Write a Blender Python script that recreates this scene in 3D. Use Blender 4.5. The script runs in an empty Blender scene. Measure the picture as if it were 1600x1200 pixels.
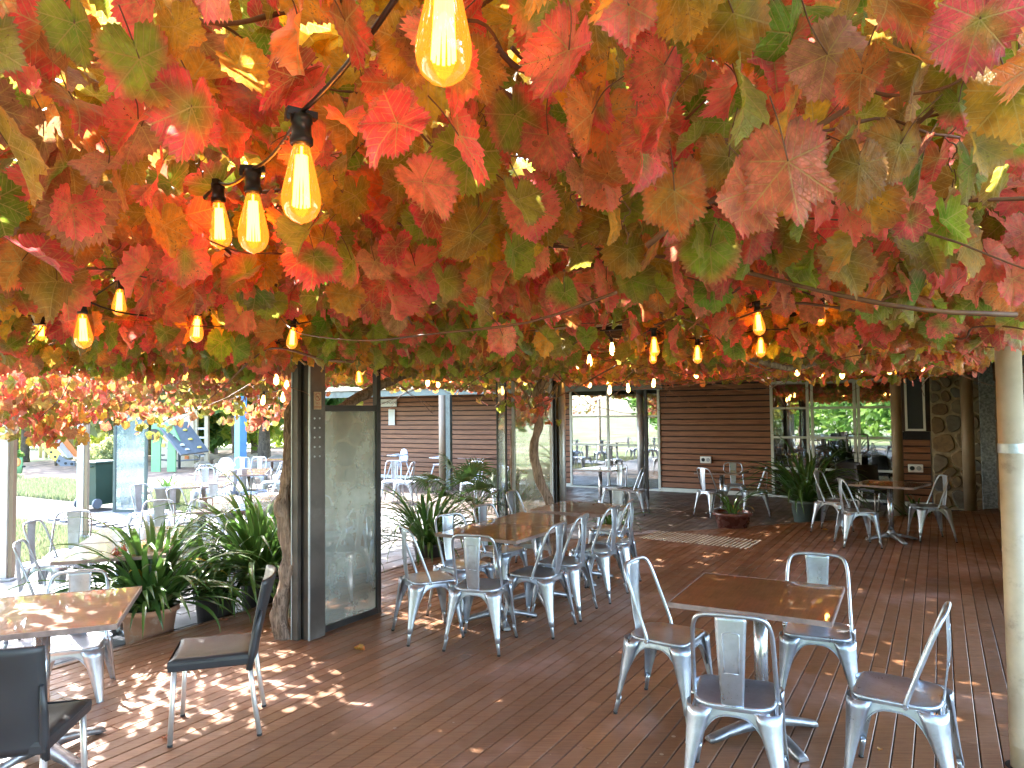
import bpy, math, random
import numpy as np
from mathutils import Vector, Matrix, Euler, noise
R = math.radians
random.seed(11); rng = np.random.default_rng(11)
sc = bpy.context.scene
C = sc.collection

# ------------------------------------------------------------------ camera, sky, sun, exposure
F, PITCH, ROLL, HC = 1110.0, R(2.3), R(-0.6), 1.75
fw = Vector((0, math.cos(PITCH), math.sin(PITCH)))
rt0 = Vector((1, 0, 0)); up0 = rt0.cross(fw)
rt = rt0*math.cos(ROLL) + up0*math.sin(ROLL)
up = up0*math.cos(ROLL) - rt0*math.sin(ROLL)
cd = bpy.data.cameras.new('camera'); cam = bpy.data.objects.new('camera', cd); C.objects.link(cam)
cd.sensor_width = 36; cd.lens = 36*F/1600; cd.clip_start = 0.05; cd.clip_end = 600
m = Matrix((rt, up, -fw)).transposed().to_4x4(); m.translation = (0, 0, HC); cam.matrix_world = m
sc.camera = cam
w = bpy.data.worlds.new('World'); sc.world = w; w.use_nodes = True
nt = w.node_tree; sky = nt.nodes.new('ShaderNodeTexSky'); sky.sky_type = 'NISHITA'; sky.sun_disc = False
SUN_AZ, SUN_EL = R(-43), R(43)
sky.sun_elevation = SUN_EL; sky.sun_rotation = SUN_AZ; sky.air_density = 1.0; sky.dust_density = 1.5
bg = nt.nodes['Background']; bg.inputs[1].default_value = 0.15; nt.links.new(sky.outputs[0], bg.inputs[0])
sl = bpy.data.lights.new('sun', 'SUN'); sl.energy = 2.1; sl.angle = R(0.5); sl.color = (1, 0.95, 0.87)
so = bpy.data.objects.new('sun', sl); C.objects.link(so); so.location = (-20, 20, 30)
sd = Vector((math.sin(SUN_AZ)*math.cos(SUN_EL), math.cos(SUN_AZ)*math.cos(SUN_EL), math.sin(SUN_EL)))
so.rotation_euler = sd.to_track_quat('Z', 'Y').to_euler()
vs = sc.view_settings; vs.view_transform = 'Standard'; vs.look = 'None'; vs.gamma = 1; vs.use_curve_mapping = False
vs.exposure = 4.1
cy = sc.cycles; cy.use_denoising = True; cy.max_bounces = 8; cy.transparent_max_bounces = 12
cy.diffuse_bounces = 4; cy.glossy_bounces = 4; cy.transmission_bounces = 6; cy.sample_clamp_indirect = 8
cy.caustics_reflective = False; cy.caustics_refractive = False

# ------------------------------------------------------------------ frames of reference
# the deck grid: u runs along the boards (away, to the right), v across them (right, towards the viewer)
SU, CU = math.sin(R(31)), math.cos(R(31))
def W(u, v, z=0.0): return Vector((u*SU + v*CU, u*CU - v*SU, z))
def P(px, py, z=0.0):                                  # where the sight line through a photo point meets height z
    d = fw + rt*((px-800)/F) - up*((py-600)/F); return Vector((0, 0, HC)) + d*((z-HC)/d.z)
def PD(px, py, dist):                                  # the same sight line at a measured distance
    d = fw + rt*((px-800)/F) - up*((py-600)/F); return Vector((0, 0, HC)) + d*(dist/d.y)
DU, DV = 59.0, -31.0                                   # headings of u and v, degrees from +X

# ------------------------------------------------------------------ mesh builder
class MB:
    def __init__(s): s.v = []; s.f = []; s.sm = []
    def add(s, vs_, fs, smooth=False):
        o = len(s.v); s.v += [tuple(p) for p in vs_]; s.f += [tuple(i+o for i in f) for f in fs]; s.sm += [smooth]*len(fs); return s
    def hexa(s, p):
        return s.add(p, [(0,3,2,1),(4,5,6,7),(0,1,5,4),(1,2,6,5),(2,3,7,6),(3,0,4,7)])
    def box(s, c, d, M=None):
        hx, hy, hz = d[0]/2, d[1]/2, d[2]/2
        p = [Vector((x, y, z)) for z in (-hz, hz) for x, y in ((-hx,-hy),(hx,-hy),(hx,hy),(-hx,hy))]
        if M is not None: p = [M @ q for q in p]
        return s.hexa([q + Vector(c) for q in p])
    def bbox(s, c, d, b=.004):                           # box with chamfered vertical edges and top
        hx, hy, hz = d[0]/2, d[1]/2, d[2]/2; rings = []
        for z, k in ((-hz, b), (-hz+b, 0), (hz-b, 0), (hz, b)):
            x1, y1 = hx-k, hy-k; q = b
            rings.append([(c[0]+x, c[1]+y, c[2]+z) for x, y in ((-x1+q,-y1),(x1-q,-y1),(x1,-y1+q),(x1,y1-q),(x1-q,y1),(-x1+q,y1),(-x1,y1-q),(-x1,-y1+q))])
        return s.loft(rings, True, True, False)
    def loft(s, rings, cap0=True, cap1=True, smooth=True):
        n = len(rings[0]); vs_ = [p for r in rings for p in r]; fs = []
        for i in range(len(rings)-1):
            for j in range(n):
                a, b = i*n+j, i*n+(j+1) % n; fs.append((a, b, b+n, a+n))
        s.add(vs_, fs, smooth); o = len(s.v)-len(vs_)
        if cap0: s.f.append(tuple(o+j for j in reversed(range(n)))); s.sm.append(False)
        if cap1: s.f.append(tuple(o+(len(rings)-1)*n+j for j in range(n))); s.sm.append(False)
        return s
    def tube(s, pts, r, seg=8, cap=True, closed=False):
        pts = [Vector(p) for p in pts]; n = len(pts); rs = r if isinstance(r, (list, tuple)) else [r]*n
        rings = []; nrm = None
        for i, p in enumerate(pts):
            if closed: t = pts[(i+1) % n]-pts[i-1]
            else: t = pts[min(i+1, n-1)]-pts[max(i-1, 0)]
            t.normalize()
            if nrm is None: nrm = t.orthogonal().normalized()
            nrm = (nrm - t*nrm.dot(t)); nrm = nrm.normalized() if nrm.length > 1e-6 else t.orthogonal().normalized()
            b = t.cross(nrm)
            rings.append([p + (nrm*math.cos(2*math.pi*k/seg) + b*math.sin(2*math.pi*k/seg))*rs[i] for k in range(seg)])
        if closed: rings.append(rings[0]); cap = False
        return s.loft(rings, cap, cap)
    def lathe(s, prof, seg=24, c=(0, 0, 0), cap0=True, cap1=True):
        return s.loft([[(c[0]+r*math.cos(2*math.pi*k/seg), c[1]+r*math.sin(2*math.pi*k/seg), c[2]+z) for k in range(seg)] for r, z in prof], cap0, cap1)
    def prism(s, poly, thick, M):                        # poly in local xy, extruded along local z 0..thick, then M
        n = len(poly); a = [M @ Vector((x, y, 0)) for x, y in poly]; b = [M @ Vector((x, y, thick)) for x, y in poly]
        return s.loft([a, b], True, True, False)
    def sheet(s, grid, smooth=True, thick=0):            # grid of rows of points
        nr, nc = len(grid), len(grid[0]); vs_ = [p for r in grid for p in r]
        s.add(vs_, [(i*nc+j, i*nc+j+1, (i+1)*nc+j+1, (i+1)*nc+j) for i in range(nr-1) for j in range(nc-1)], smooth); return s
    def mesh(s, name, mat):
        me = bpy.data.meshes.new(name); me.from_pydata(s.v, [], s.f)
        me.polygons.foreach_set('use_smooth', s.sm); me.update()
        if mat: me.materials.append(mat)
        return me
    def build(s, name, mat, parent=None, kind=None, solid=0):
        return link(name, s.mesh(name, mat), parent, kind, solid)
def link(name, me, parent=None, kind=None, solid=0):
    o = bpy.data.objects.new(name, me); C.objects.link(o)
    if parent is not None: o.parent = parent
    if kind: o['kind'] = kind
    if solid: md = o.modifiers.new('s', 'SOLIDIFY'); md.thickness = solid; md.offset = 0
    return o
def tag(o, label=None, cat=None, group=None, kind=None):
    for k, v_ in (('label', label), ('category', cat), ('group', group), ('kind', kind)):
        if v_: o[k] = v_
    return o
def thing(name, label, cat, loc=(0, 0, 0), rz=0, group=None):
    o = bpy.data.objects.new(name, None); C.objects.link(o); o.empty_display_size = .1
    o.location = loc; o.rotation_euler = (0, 0, rz); return tag(o, label, cat, group)
KIDS = {}
def copy_tree(o, loc=None, rz=None, label=None, group=None, parent=None, sc_=None):
    c = o.copy(); C.objects.link(c)
    if parent is not None: c.parent = parent
    if loc is not None: c.location = loc
    if rz is not None: c.rotation_euler = (0, 0, rz)
    if label: c['label'] = label
    if group: c['group'] = group
    if sc_: c.scale = (sc_, sc_, sc_)
    for ch in list(o.children): copy_tree(ch, parent=c)
    return c
def cr(pts, n):                                          # Catmull-Rom through pts, n steps per span
    P_ = [Vector(p) for p in pts]; P_ = [P_[0]*2-P_[1]] + P_ + [P_[-1]*2-P_[-2]]; out = []
    for i in range(1, len(P_)-2):
        a, b, c, d = P_[i-1:i+3]
        for k in range(n):
            t = k/n; out.append(.5*((2*b)+(c-a)*t+(2*a-5*b+4*c-d)*t*t+(3*b-a-3*c+d)*t**3))
    return out + [P_[-2]]
def ubox(mb, u0, u1, v0, v1, z0, z1):
    return mb.hexa([W(u0, v0, z0), W(u0, v1, z0), W(u1, v1, z0), W(u1, v0, z0), W(u0, v0, z1), W(u0, v1, z1), W(u1, v1, z1), W(u1, v0, z1)])

# ------------------------------------------------------------------ materials
class NT:
    def __init__(s, name):
        s.m = bpy.data.materials.new(name); s.m.use_nodes = True; s.t = s.m.node_tree; s.b = s.t.nodes['Principled BSDF']
        s.out = s.t.nodes['Material Output']
    def n(s, typ, **k):
        x = s.t.nodes.new('ShaderNode'+typ)
        for a, b in k.items(): setattr(x, a, b)
        return x
    def put(s, sock, val):
        if hasattr(val, 'links'): s.t.links.new(val, sock)
        elif isinstance(val, (tuple, list)) and len(val) == 3 and sock.type == 'RGBA': sock.default_value = (*val, 1)
        else: sock.default_value = val
    def m_(s, op, a, b=0.0, c=0.0, clamp=False):
        x = s.n('Math', operation=op, use_clamp=clamp); s.put(x.inputs[0], a); s.put(x.inputs[1], b); s.put(x.inputs[2], c); return x.outputs[0]
    def mix(s, f, a, b, mode='MIX'):
        x = s.n('Mix', data_type='RGBA', blend_type=mode); s.put(x.inputs[0], f); s.put(x.inputs[6], a); s.put(x.inputs[7], b); return x.outputs[2]
    def ss(s, v, lo, hi, a=0.0, b=1.0):
        x = s.n('MapRange', interpolation_type='SMOOTHSTEP'); s.put(x.inputs[0], v); x.inputs[1].default_value = lo; x.inputs[2].default_value = hi; x.inputs[3].default_value = a; x.inputs[4].default_value = b; return x.outputs[0]
    def coord(s, kind='Object', scale=(1, 1, 1), rz=0, off=None):
        if kind == 'World': src = s.n('NewGeometry').outputs['Position']
        else: src = s.n('TexCoord').outputs[kind]
        mp = s.n('Mapping'); s.t.links.new(src, mp.inputs[0]); mp.inputs['Scale'].default_value = scale; mp.inputs['Rotation'].default_value = (0, 0, rz)
        o_ = mp.outputs[0]
        if off is not None:
            a = s.n('VectorMath', operation='ADD'); s.t.links.new(o_, a.inputs[0]); s.t.links.new(off, a.inputs[1]); o_ = a.outputs[0]
        return o_
    def noise(s, co, scale, detail=4, rough=.55, dist=0):
        x = s.n('TexNoise'); s.t.links.new(co, x.inputs['Vector']); x.inputs['Scale'].default_value = scale; x.inputs['Detail'].default_value = detail; x.inputs['Roughness'].default_value = rough; x.inputs['Distortion'].default_value = dist; return x.outputs[0]
    def rand(s): return s.n('ObjectInfo').outputs['Random']
    def ramp(s, f, stops):
        x = s.n('ValToRGB'); s.put(x.inputs[0], f); e = x.color_ramp.elements
        for i, (p, c) in enumerate(stops):
            el = e[i] if i < 2 else e.new(p)
            el.position = p; el.color = (*c, 1)
        return x.outputs[0]
    def bump(s, h, strength=.3, dist=.01):
        x = s.n('Bump'); x.inputs['Strength'].default_value = strength; x.inputs['Distance'].default_value = dist; s.put(x.inputs['Height'], h); s.t.links.new(x.outputs[0], s.b.inputs['Normal']); return x.outputs[0]
    def set(s, **k):
        names = dict(col='Base Color', rough='Roughness', metal='Metallic', spec='Specular IOR Level', emis='Emission Color', es='Emission Strength', trans='Transmission Weight', ior='IOR', coat='Coat Weight', coatr='Coat Roughness', alpha='Alpha')
        for a, b in k.items(): s.put(s.b.inputs[names[a]], b)
        return s
def simple(name, col, rough=.5, metal=0, var=.15, scale=8, bump=.05, bscale=60, dirt=None, spec=.5):
    t = NT(name); co = t.coord('Object'); n = t.noise(co, scale, 5)
    c2 = tuple(min(1, x*(1+var)) for x in col); c1 = tuple(x*(1-var) for x in col)
    c = t.mix(t.ss(n, .3, .7), c1, c2)
    if dirt: c = t.mix(t.ss(t.noise(co, scale*.6, 6, .7), .52, .7), c, dirt)
    t.set(col=c, rough=t.ss(n, .2, .8, max(rough-.08, .02), min(rough+.1, 1)), metal=metal, spec=spec)
    if bump: t.bump(t.noise(co, bscale, 3), bump, .005)
    return t.m

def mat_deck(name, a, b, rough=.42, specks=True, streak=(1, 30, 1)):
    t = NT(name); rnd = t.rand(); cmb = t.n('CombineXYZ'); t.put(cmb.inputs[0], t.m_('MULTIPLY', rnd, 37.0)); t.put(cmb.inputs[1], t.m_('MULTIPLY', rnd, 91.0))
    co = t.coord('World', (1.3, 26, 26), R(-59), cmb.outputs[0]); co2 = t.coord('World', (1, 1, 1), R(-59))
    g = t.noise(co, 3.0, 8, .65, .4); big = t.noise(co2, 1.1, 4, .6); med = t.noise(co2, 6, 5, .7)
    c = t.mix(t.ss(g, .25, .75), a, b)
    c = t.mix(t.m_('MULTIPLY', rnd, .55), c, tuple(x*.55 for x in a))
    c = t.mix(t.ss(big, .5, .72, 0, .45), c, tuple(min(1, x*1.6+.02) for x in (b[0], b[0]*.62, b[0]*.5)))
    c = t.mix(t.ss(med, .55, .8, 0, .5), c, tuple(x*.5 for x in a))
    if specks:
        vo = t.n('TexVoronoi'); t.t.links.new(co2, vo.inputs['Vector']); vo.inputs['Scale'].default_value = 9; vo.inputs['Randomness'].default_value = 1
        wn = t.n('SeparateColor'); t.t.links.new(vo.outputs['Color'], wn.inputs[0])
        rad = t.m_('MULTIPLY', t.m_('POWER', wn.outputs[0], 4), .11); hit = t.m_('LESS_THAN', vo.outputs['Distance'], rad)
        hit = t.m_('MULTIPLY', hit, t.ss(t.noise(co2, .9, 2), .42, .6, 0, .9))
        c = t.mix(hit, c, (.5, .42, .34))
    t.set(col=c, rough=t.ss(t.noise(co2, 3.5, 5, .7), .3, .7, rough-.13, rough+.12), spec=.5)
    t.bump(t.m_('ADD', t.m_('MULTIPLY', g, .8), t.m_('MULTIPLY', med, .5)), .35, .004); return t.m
M = {}
M['deck'] = mat_deck('deck_board', (.205, .090, .041), (.36, .178, .090))
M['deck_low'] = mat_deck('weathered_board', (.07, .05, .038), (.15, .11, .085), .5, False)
M['paver'] = mat_deck('grey_paver', (.12, .125, .135), (.23, .235, .25), .6, False)
M['under'] = simple('dark_joists', (.012, .009, .008), .9)

def mat_steel(name, col, r0, r1, worn=.3):
    t = NT(name); ri = t.rand(); cb = t.n('CombineXYZ'); t.put(cb.inputs[0], t.m_('MULTIPLY', ri, 23.0)); t.put(cb.inputs[1], t.m_('MULTIPLY', ri, 11.0)); co = t.coord('Object', (1, 1, 1), 0, cb.outputs[0]); big = t.noise(co, 7, 5, .6); fine = t.noise(t.coord('Object', (40, 40, 6)), 4, 4)
    vo = t.n('TexVoronoi'); t.t.links.new(co, vo.inputs['Vector']); vo.inputs['Scale'].default_value = 55
    c = t.mix(t.ss(big, .35, .7), tuple(x*.8 for x in col), col)
    sep = t.n('SeparateColor'); t.t.links.new(vo.outputs['Color'], sep.inputs[0])
    c = t.mix(t.m_('MULTIPLY', sep.outputs[0], .22), c, tuple(x*.55 for x in col))
    c = t.mix(t.ss(t.noise(co, 16, 6, .75), .54, .70, 0, worn), c, (.16, .13, .11))
    c = t.mix(t.m_('MULTIPLY', ri, .16), c, tuple(x*.6 for x in col))
    t.set(col=c, metal=.85, rough=t.ss(t.m_('ADD', t.m_('MULTIPLY', big, .6), t.m_('MULTIPLY', fine, .4)), .3, .7, r0, r1)); t.bump(fine, .08, .003); return t.m
M['steel'] = mat_steel('galvanised_steel', (.55, .60, .67), .26, .46)
M['chrome'] = mat_steel('brushed_pedestal_steel', (.62, .63, .64), .14, .3, .1)
M['cast'] = mat_steel('cast_base', (.42, .43, .45), .3, .55, .6)
M['galv'] = mat_steel('spangled_zinc', (.5, .52, .53), .35, .6, .35)
def mat_table():
    t = NT('table_wood'); ri = t.rand(); cmb = t.n('CombineXYZ'); t.put(cmb.inputs[2], t.m_('MULTIPLY', ri, 50.0)); t.put(cmb.inputs[0], t.m_('MULTIPLY', ri, 7.0))
    co = t.coord('Object', (2.2, 26, 2), 0, cmb.outputs[0]); g = t.noise(co, 2.5, 8, .7, .6)
    co2 = t.coord('Object', (1, 1, 1)); sx = t.n('SeparateXYZ'); t.t.links.new(co2, sx.inputs[0])
    strip = t.m_('FLOOR', t.m_('MULTIPLY', sx.outputs[1], 14.0)); wn = t.n('TexWhiteNoise', noise_dimensions='1D'); t.put(wn.inputs[1], t.m_('ADD', strip, t.m_('MULTIPLY', ri, 30)))
    c = t.mix(t.ss(g, .3, .72), (.11, .045, .018), (.26, .12, .052)); c = t.mix(t.m_('MULTIPLY', wn.outputs[0], .45), c, (.20, .115, .065))
    t.set(col=c, rough=t.ss(t.noise(co2, 5, 5, .7), .35, .7, .28, .42), coat=1.0, coatr=.03); t.bump(g, .12, .002); return t.m
M['table'] = mat_table()
M['tabledge'] = simple('table_edge', (.26, .19, .17), .35, 0, .2, 20)
M['resin'] = simple('charcoal_resin', (.028, .03, .034), .42, 0, .12, 5, .12, 400)
M['alu'] = simple('satin_aluminium', (.62, .60, .57), .35, .7, .08, 6, .03)
M['whiteplastic'] = simple('white_plastic', (.72, .75, .78), .4, 0, .04)
M['iron'] = simple('dark_painted_steel', (.018, .017, .017), .42, .1, .3, 5, .05)
M['iron2'] = simple('brown_grey_steel', (.075, .062, .052), .45, .2, .25, 4, .06, 40, (.13, .115, .10))
M['green'] = simple('grey_green_paint', (.09, .12, .105), .5, 0, .15, 4, .05, 30, (.05, .05, .045))
M['bluepost'] = simple('blue_painted_steel', (.12, .30, .55), .4, 0, .12, 4)
M['cream'] = simple('cream_paint', (.50, .405, .28), .42, 0, .09, 9, .08, 45, (.33, .25, .17))
M['brownpole'] = simple('beige_brown_paint', (.27, .205, .135), .5, 0, .1, 5, .05, 30)
M['white'] = simple('white_paint', (.74, .73, .68), .4, 0, .05, 6)
M['palegreen'] = simple('pale_green_grey_paint', (.56, .58, .50), .45, 0, .06, 6)
M['timber'] = simple('dark_timber', (.06, .032, .018), .6, 0, .35, 4, .3, 30)
M['soffit'] = simple('dark_soffit', (.035, .025, .02), .6, 0, .3, 4)
M['terracotta'] = simple('terracotta', (.40, .20, .12), .75, 0, .18, 7, .1, 50, (.52, .40, .32))
M['darkpot'] = simple('dark_pot', (.04, .035, .035), .5, 0, .2)
M['redpot'] = simple('glazed_red_brown_pot', (.13, .045, .035), .25, 0, .15)
M['greypot'] = simple('grey_concrete', (.38, .36, .34), .8, 0, .15, 8, .2, 60)
M['soil'] = simple('soil', (.035, .024, .016), .95, 0, .4, 30, .6, 80)
M['black'] = simple('black_plastic', (.012, .012, .013), .4, 0, .1)
M['paper'] = simple('paper', (.68, .70, .68), .7, 0, .03)
M['ink'] = simple('sign_ink', (.03, .05, .035), .6, 0, .03)
M['signred'] = simple('sign_faded_red', (.33, .10, .06), .6, 0, .1)
M['signcream'] = simple('sign_cream', (.42, .33, .22), .6, 0, .15, 30)
M['bin'] = simple('dark_green_bin', (.012, .045, .032), .45, 0, .1, 5)
M['rock'] = simple('pale_rock', (.36, .31, .25), .9, 0, .25, 3, .6, 8)
M['mulch'] = simple('bark_mulch', (.22, .15, .11), .95, 0, .5, 3, .8, 30, (.36, .28, .22))
M['yellow'] = simple('yellow_panel', (.72, .58, .10), .45, 0, .05)
M['orange'] = simple('orange_panel', (.70, .22, .06), .45, 0, .08)
M['greygrip'] = simple('blue_grey_panel', (.15, .165, .185), .5, 0, .08)
M['lime'] = simple('green_panel', (.17, .38, .17), .45, 0, .06)
M['beigepanel'] = simple('beige_panel', (.55, .47, .33), .6, 0, .08)
M['plastergrey'] = simple('interior_cream', (.40, .36, .29), .8, 0, .06)
M['mortar'] = simple('sandy_mortar', (.34, .27, .17), .95, 0, .2, 12, .4, 60)
M['speckled'] = simple('speckled_grey_render', (.24, .27, .28), .7, 0, .45, 28, .3, 50)
def mat_board():
    t = NT('weatherboard'); rnd = t.rand(); cmb = t.n('CombineXYZ'); t.put(cmb.inputs[0], t.m_('MULTIPLY', rnd, 47.0)); t.put(cmb.inputs[2], t.m_('MULTIPLY', rnd, 31.0))
    co = t.coord('Object', (1.1, 1, 20), 0, cmb.outputs[0]); g = t.noise(co, 2.2, 7, .65, .5)
    c = t.mix(t.ss(g, .3, .7), (.15, .050, .020), (.31, .128, .055)); c = t.mix(t.m_('MULTIPLY', rnd, .5), c, (.19, .095, .055))
    t.set(col=c, rough=.5, spec=.3); t.bump(g, .3, .004); return t.m
M['wb'] = mat_board()
def mat_stone():
    t = NT('wall_stone'); rnd = t.rand(); co = t.coord('World'); n = t.noise(co, 7, 7, .65)
    c = t.ramp(rnd, [(0, (.16, .10, .05)), (1, (.13, .13, .12)), (.35, (.30, .19, .09)), (.65, (.22, .18, .12))])
    c = t.mix(t.ss(n, .35, .7, 0, .6), c, (.09, .065, .045)); t.set(col=c, rough=.85); t.bump(n, .7, .02); return t.m
M['stone'] = mat_stone()
def mat_bark(name, a, b):
    t = NT(name); co = t.coord('Object', (30, 30, 3)); n = t.noise(co, 1.4, 7, .7, 1.2); n2 = t.noise(t.coord('Object'), 6, 5)
    c = t.mix(t.ss(n, .35, .65), a, b); c = t.mix(t.ss(n2, .5, .75, 0, .5), c, tuple(x*1.5 for x in b)); t.set(col=c, rough=.9, spec=.2); t.bump(n, .9, .015); return t.m
M['bark'] = mat_bark('vine_bark', (.10, .068, .05), (.33, .24, .18))
M['bark2'] = mat_bark('tree_bark', (.06, .05, .04), (.20, .16, .12))
M['cane'] = simple('vine_cane', (.17, .075, .035), .55, 0, .4, 9, .2, 60, (.09, .05, .035))
def mat_leafy(name, a, b, trans=.35, rough=.4, vein=True, atten=None):
    t = NT(name); rnd = t.rand(); co = t.coord('Object'); n = t.noise(co, 7, 4); c = t.mix(t.m_('ADD', t.m_('MULTIPLY', rnd, .6), t.m_('MULTIPLY', n, .4)), a, b); c = t.mix(t.ss(t.noise(co, 13, 5, .7), .60, .72, 0, .7), c, (.30, .22, .08))
    t.set(col=c, rough=rough); tr = t.n('BsdfTranslucent'); t.put(tr.inputs[0], t.mix(.5, c, tuple(min(1, x*2.2) for x in b)))
    mx = t.n('MixShader'); mx.inputs[0].default_value = trans; t.t.links.new(t.b.outputs[0], mx.inputs[1]); t.t.links.new(tr.outputs[0], mx.inputs[2]); t.t.links.new(mx.outputs[0], t.out.inputs[0]); return t.m
M['strap'] = mat_leafy('strap_leaf', (.025, .075, .022), (.09, .18, .035), .2, .3)
M['strapdead'] = mat_leafy('yellowed_strap_leaf', (.45, .25, .03), (.60, .42, .06), .3)
M['palm'] = mat_leafy('palm_leaf', (.02, .05, .015), (.06, .13, .03), .25, .4)
M['flower'] = mat_leafy('faded_pink_flower', (.42, .14, .09), (.55, .22, .15), .3, .6)
M['shrub'] = mat_leafy('grey_green_shrub', (.03, .075, .04), (.10, .17, .09), .3)
def mat_tree(name, a, b, c3, trans=.72):
    t = NT(name); at = t.n('Attribute', attribute_name='rnd'); c = t.ramp(at.outputs['Fac'], [(0, a), (1, c3), (.5, b)]); t.set(col=c, rough=.5)
    tr = t.n('BsdfTranslucent'); t.put(tr.inputs[0], c); mx = t.n('MixShader'); mx.inputs[0].default_value = trans
    t.t.links.new(t.b.outputs[0], mx.inputs[1]); t.t.links.new(tr.outputs[0], mx.inputs[2]); t.t.links.new(mx.outputs[0], t.out.inputs[0]); return t.m
M['tree_y'] = mat_tree('yellow_green_foliage', (.22, .34, .05), (.45, .50, .09), (.66, .56, .14))
M['tree_g'] = mat_tree('green_foliage', (.06, .15, .04), (.15, .30, .07), (.30, .44, .10))
M['tree_o'] = mat_tree('olive_foliage', (.16, .20, .09), (.30, .34, .14), (.46, .46, .22))
def mat_glass(name, tint, refl=.12, rough=0, dirt=0, dcol=(.6, .6, .55)):
    t = NT(name); t.t.nodes.remove(t.b); tr = t.n('BsdfTransparent'); t.put(tr.inputs[0], tint); gl = t.n('BsdfGlossy'); gl.inputs['Roughness'].default_value = rough
    fr = t.n('Fresnel'); fr.inputs[0].default_value = 1.5; f = t.m_('ADD', t.m_('MULTIPLY', fr.outputs[0], 1.6), refl, clamp=True)
    mx = t.n('MixShader'); t.put(mx.inputs[0], f); t.t.links.new(tr.outputs[0], mx.inputs[1]); t.t.links.new(gl.outputs[0], mx.inputs[2]); o_ = mx.outputs[0]
    if dirt:
        co = t.coord('Object'); d = t.n('BsdfDiffuse'); t.put(d.inputs[0], dcol); m2 = t.n('MixShader'); t.put(m2.inputs[0], t.ss(t.noise(co, 2.5, 6, .65), .25, .8, dirt*.4, dirt*1.5)); t.t.links.new(o_, m2.inputs[1]); t.t.links.new(d.outputs[0], m2.inputs[2]); o_ = m2.outputs[0]
    t.t.links.new(o_, t.out.inputs[0]); return t.m
M['glass'] = mat_glass('window_glass', (.62, .66, .62), .30)
M['screen'] = mat_glass('dusty_glass', (.84, .86, .82), .26, .02, .27, (.72, .76, .68))
M['screenb'] = mat_glass('bluish_dusty_glass', (.70, .80, .86), .20, .05, .28, (.55, .65, .75))
def mat_bulbglass():
    t = NT('amber_bulb_glass'); t.t.nodes.remove(t.b); tr = t.n('BsdfTransparent'); t.put(tr.inputs[0], (1.0, .40, .045)); gl = t.n('BsdfGlossy'); gl.inputs['Roughness'].default_value = .03
    lw = t.n('LayerWeight'); lw.inputs[0].default_value = .35; mx = t.n('MixShader'); t.put(mx.inputs[0], t.m_('MULTIPLY', lw.outputs[0], .3)); t.t.links.new(tr.outputs[0], mx.inputs[1]); t.t.links.new(gl.outputs[0], mx.inputs[2])
    em = t.n('Emission'); t.put(em.inputs[0], (1, .34, .03)); em.inputs[1].default_value = .065; ad = t.n('AddShader'); t.t.links.new(mx.outputs[0], ad.inputs[0]); t.t.links.new(em.outputs[0], ad.inputs[1]); t.t.links.new(ad.outputs[0], t.out.inputs[0]); return t.m
M['bulb'] = mat_bulbglass()
def emis(name, c, s):
    t = NT(name); t.set(col=(.02, .02, .02), emis=c, es=s); return t.m
M['filament'] = emis('glowing_filament', (1, .60, .18), 5)
M['farbulb'] = emis('glowing_bulb', (1, .46, .10), 2.2)

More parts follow.
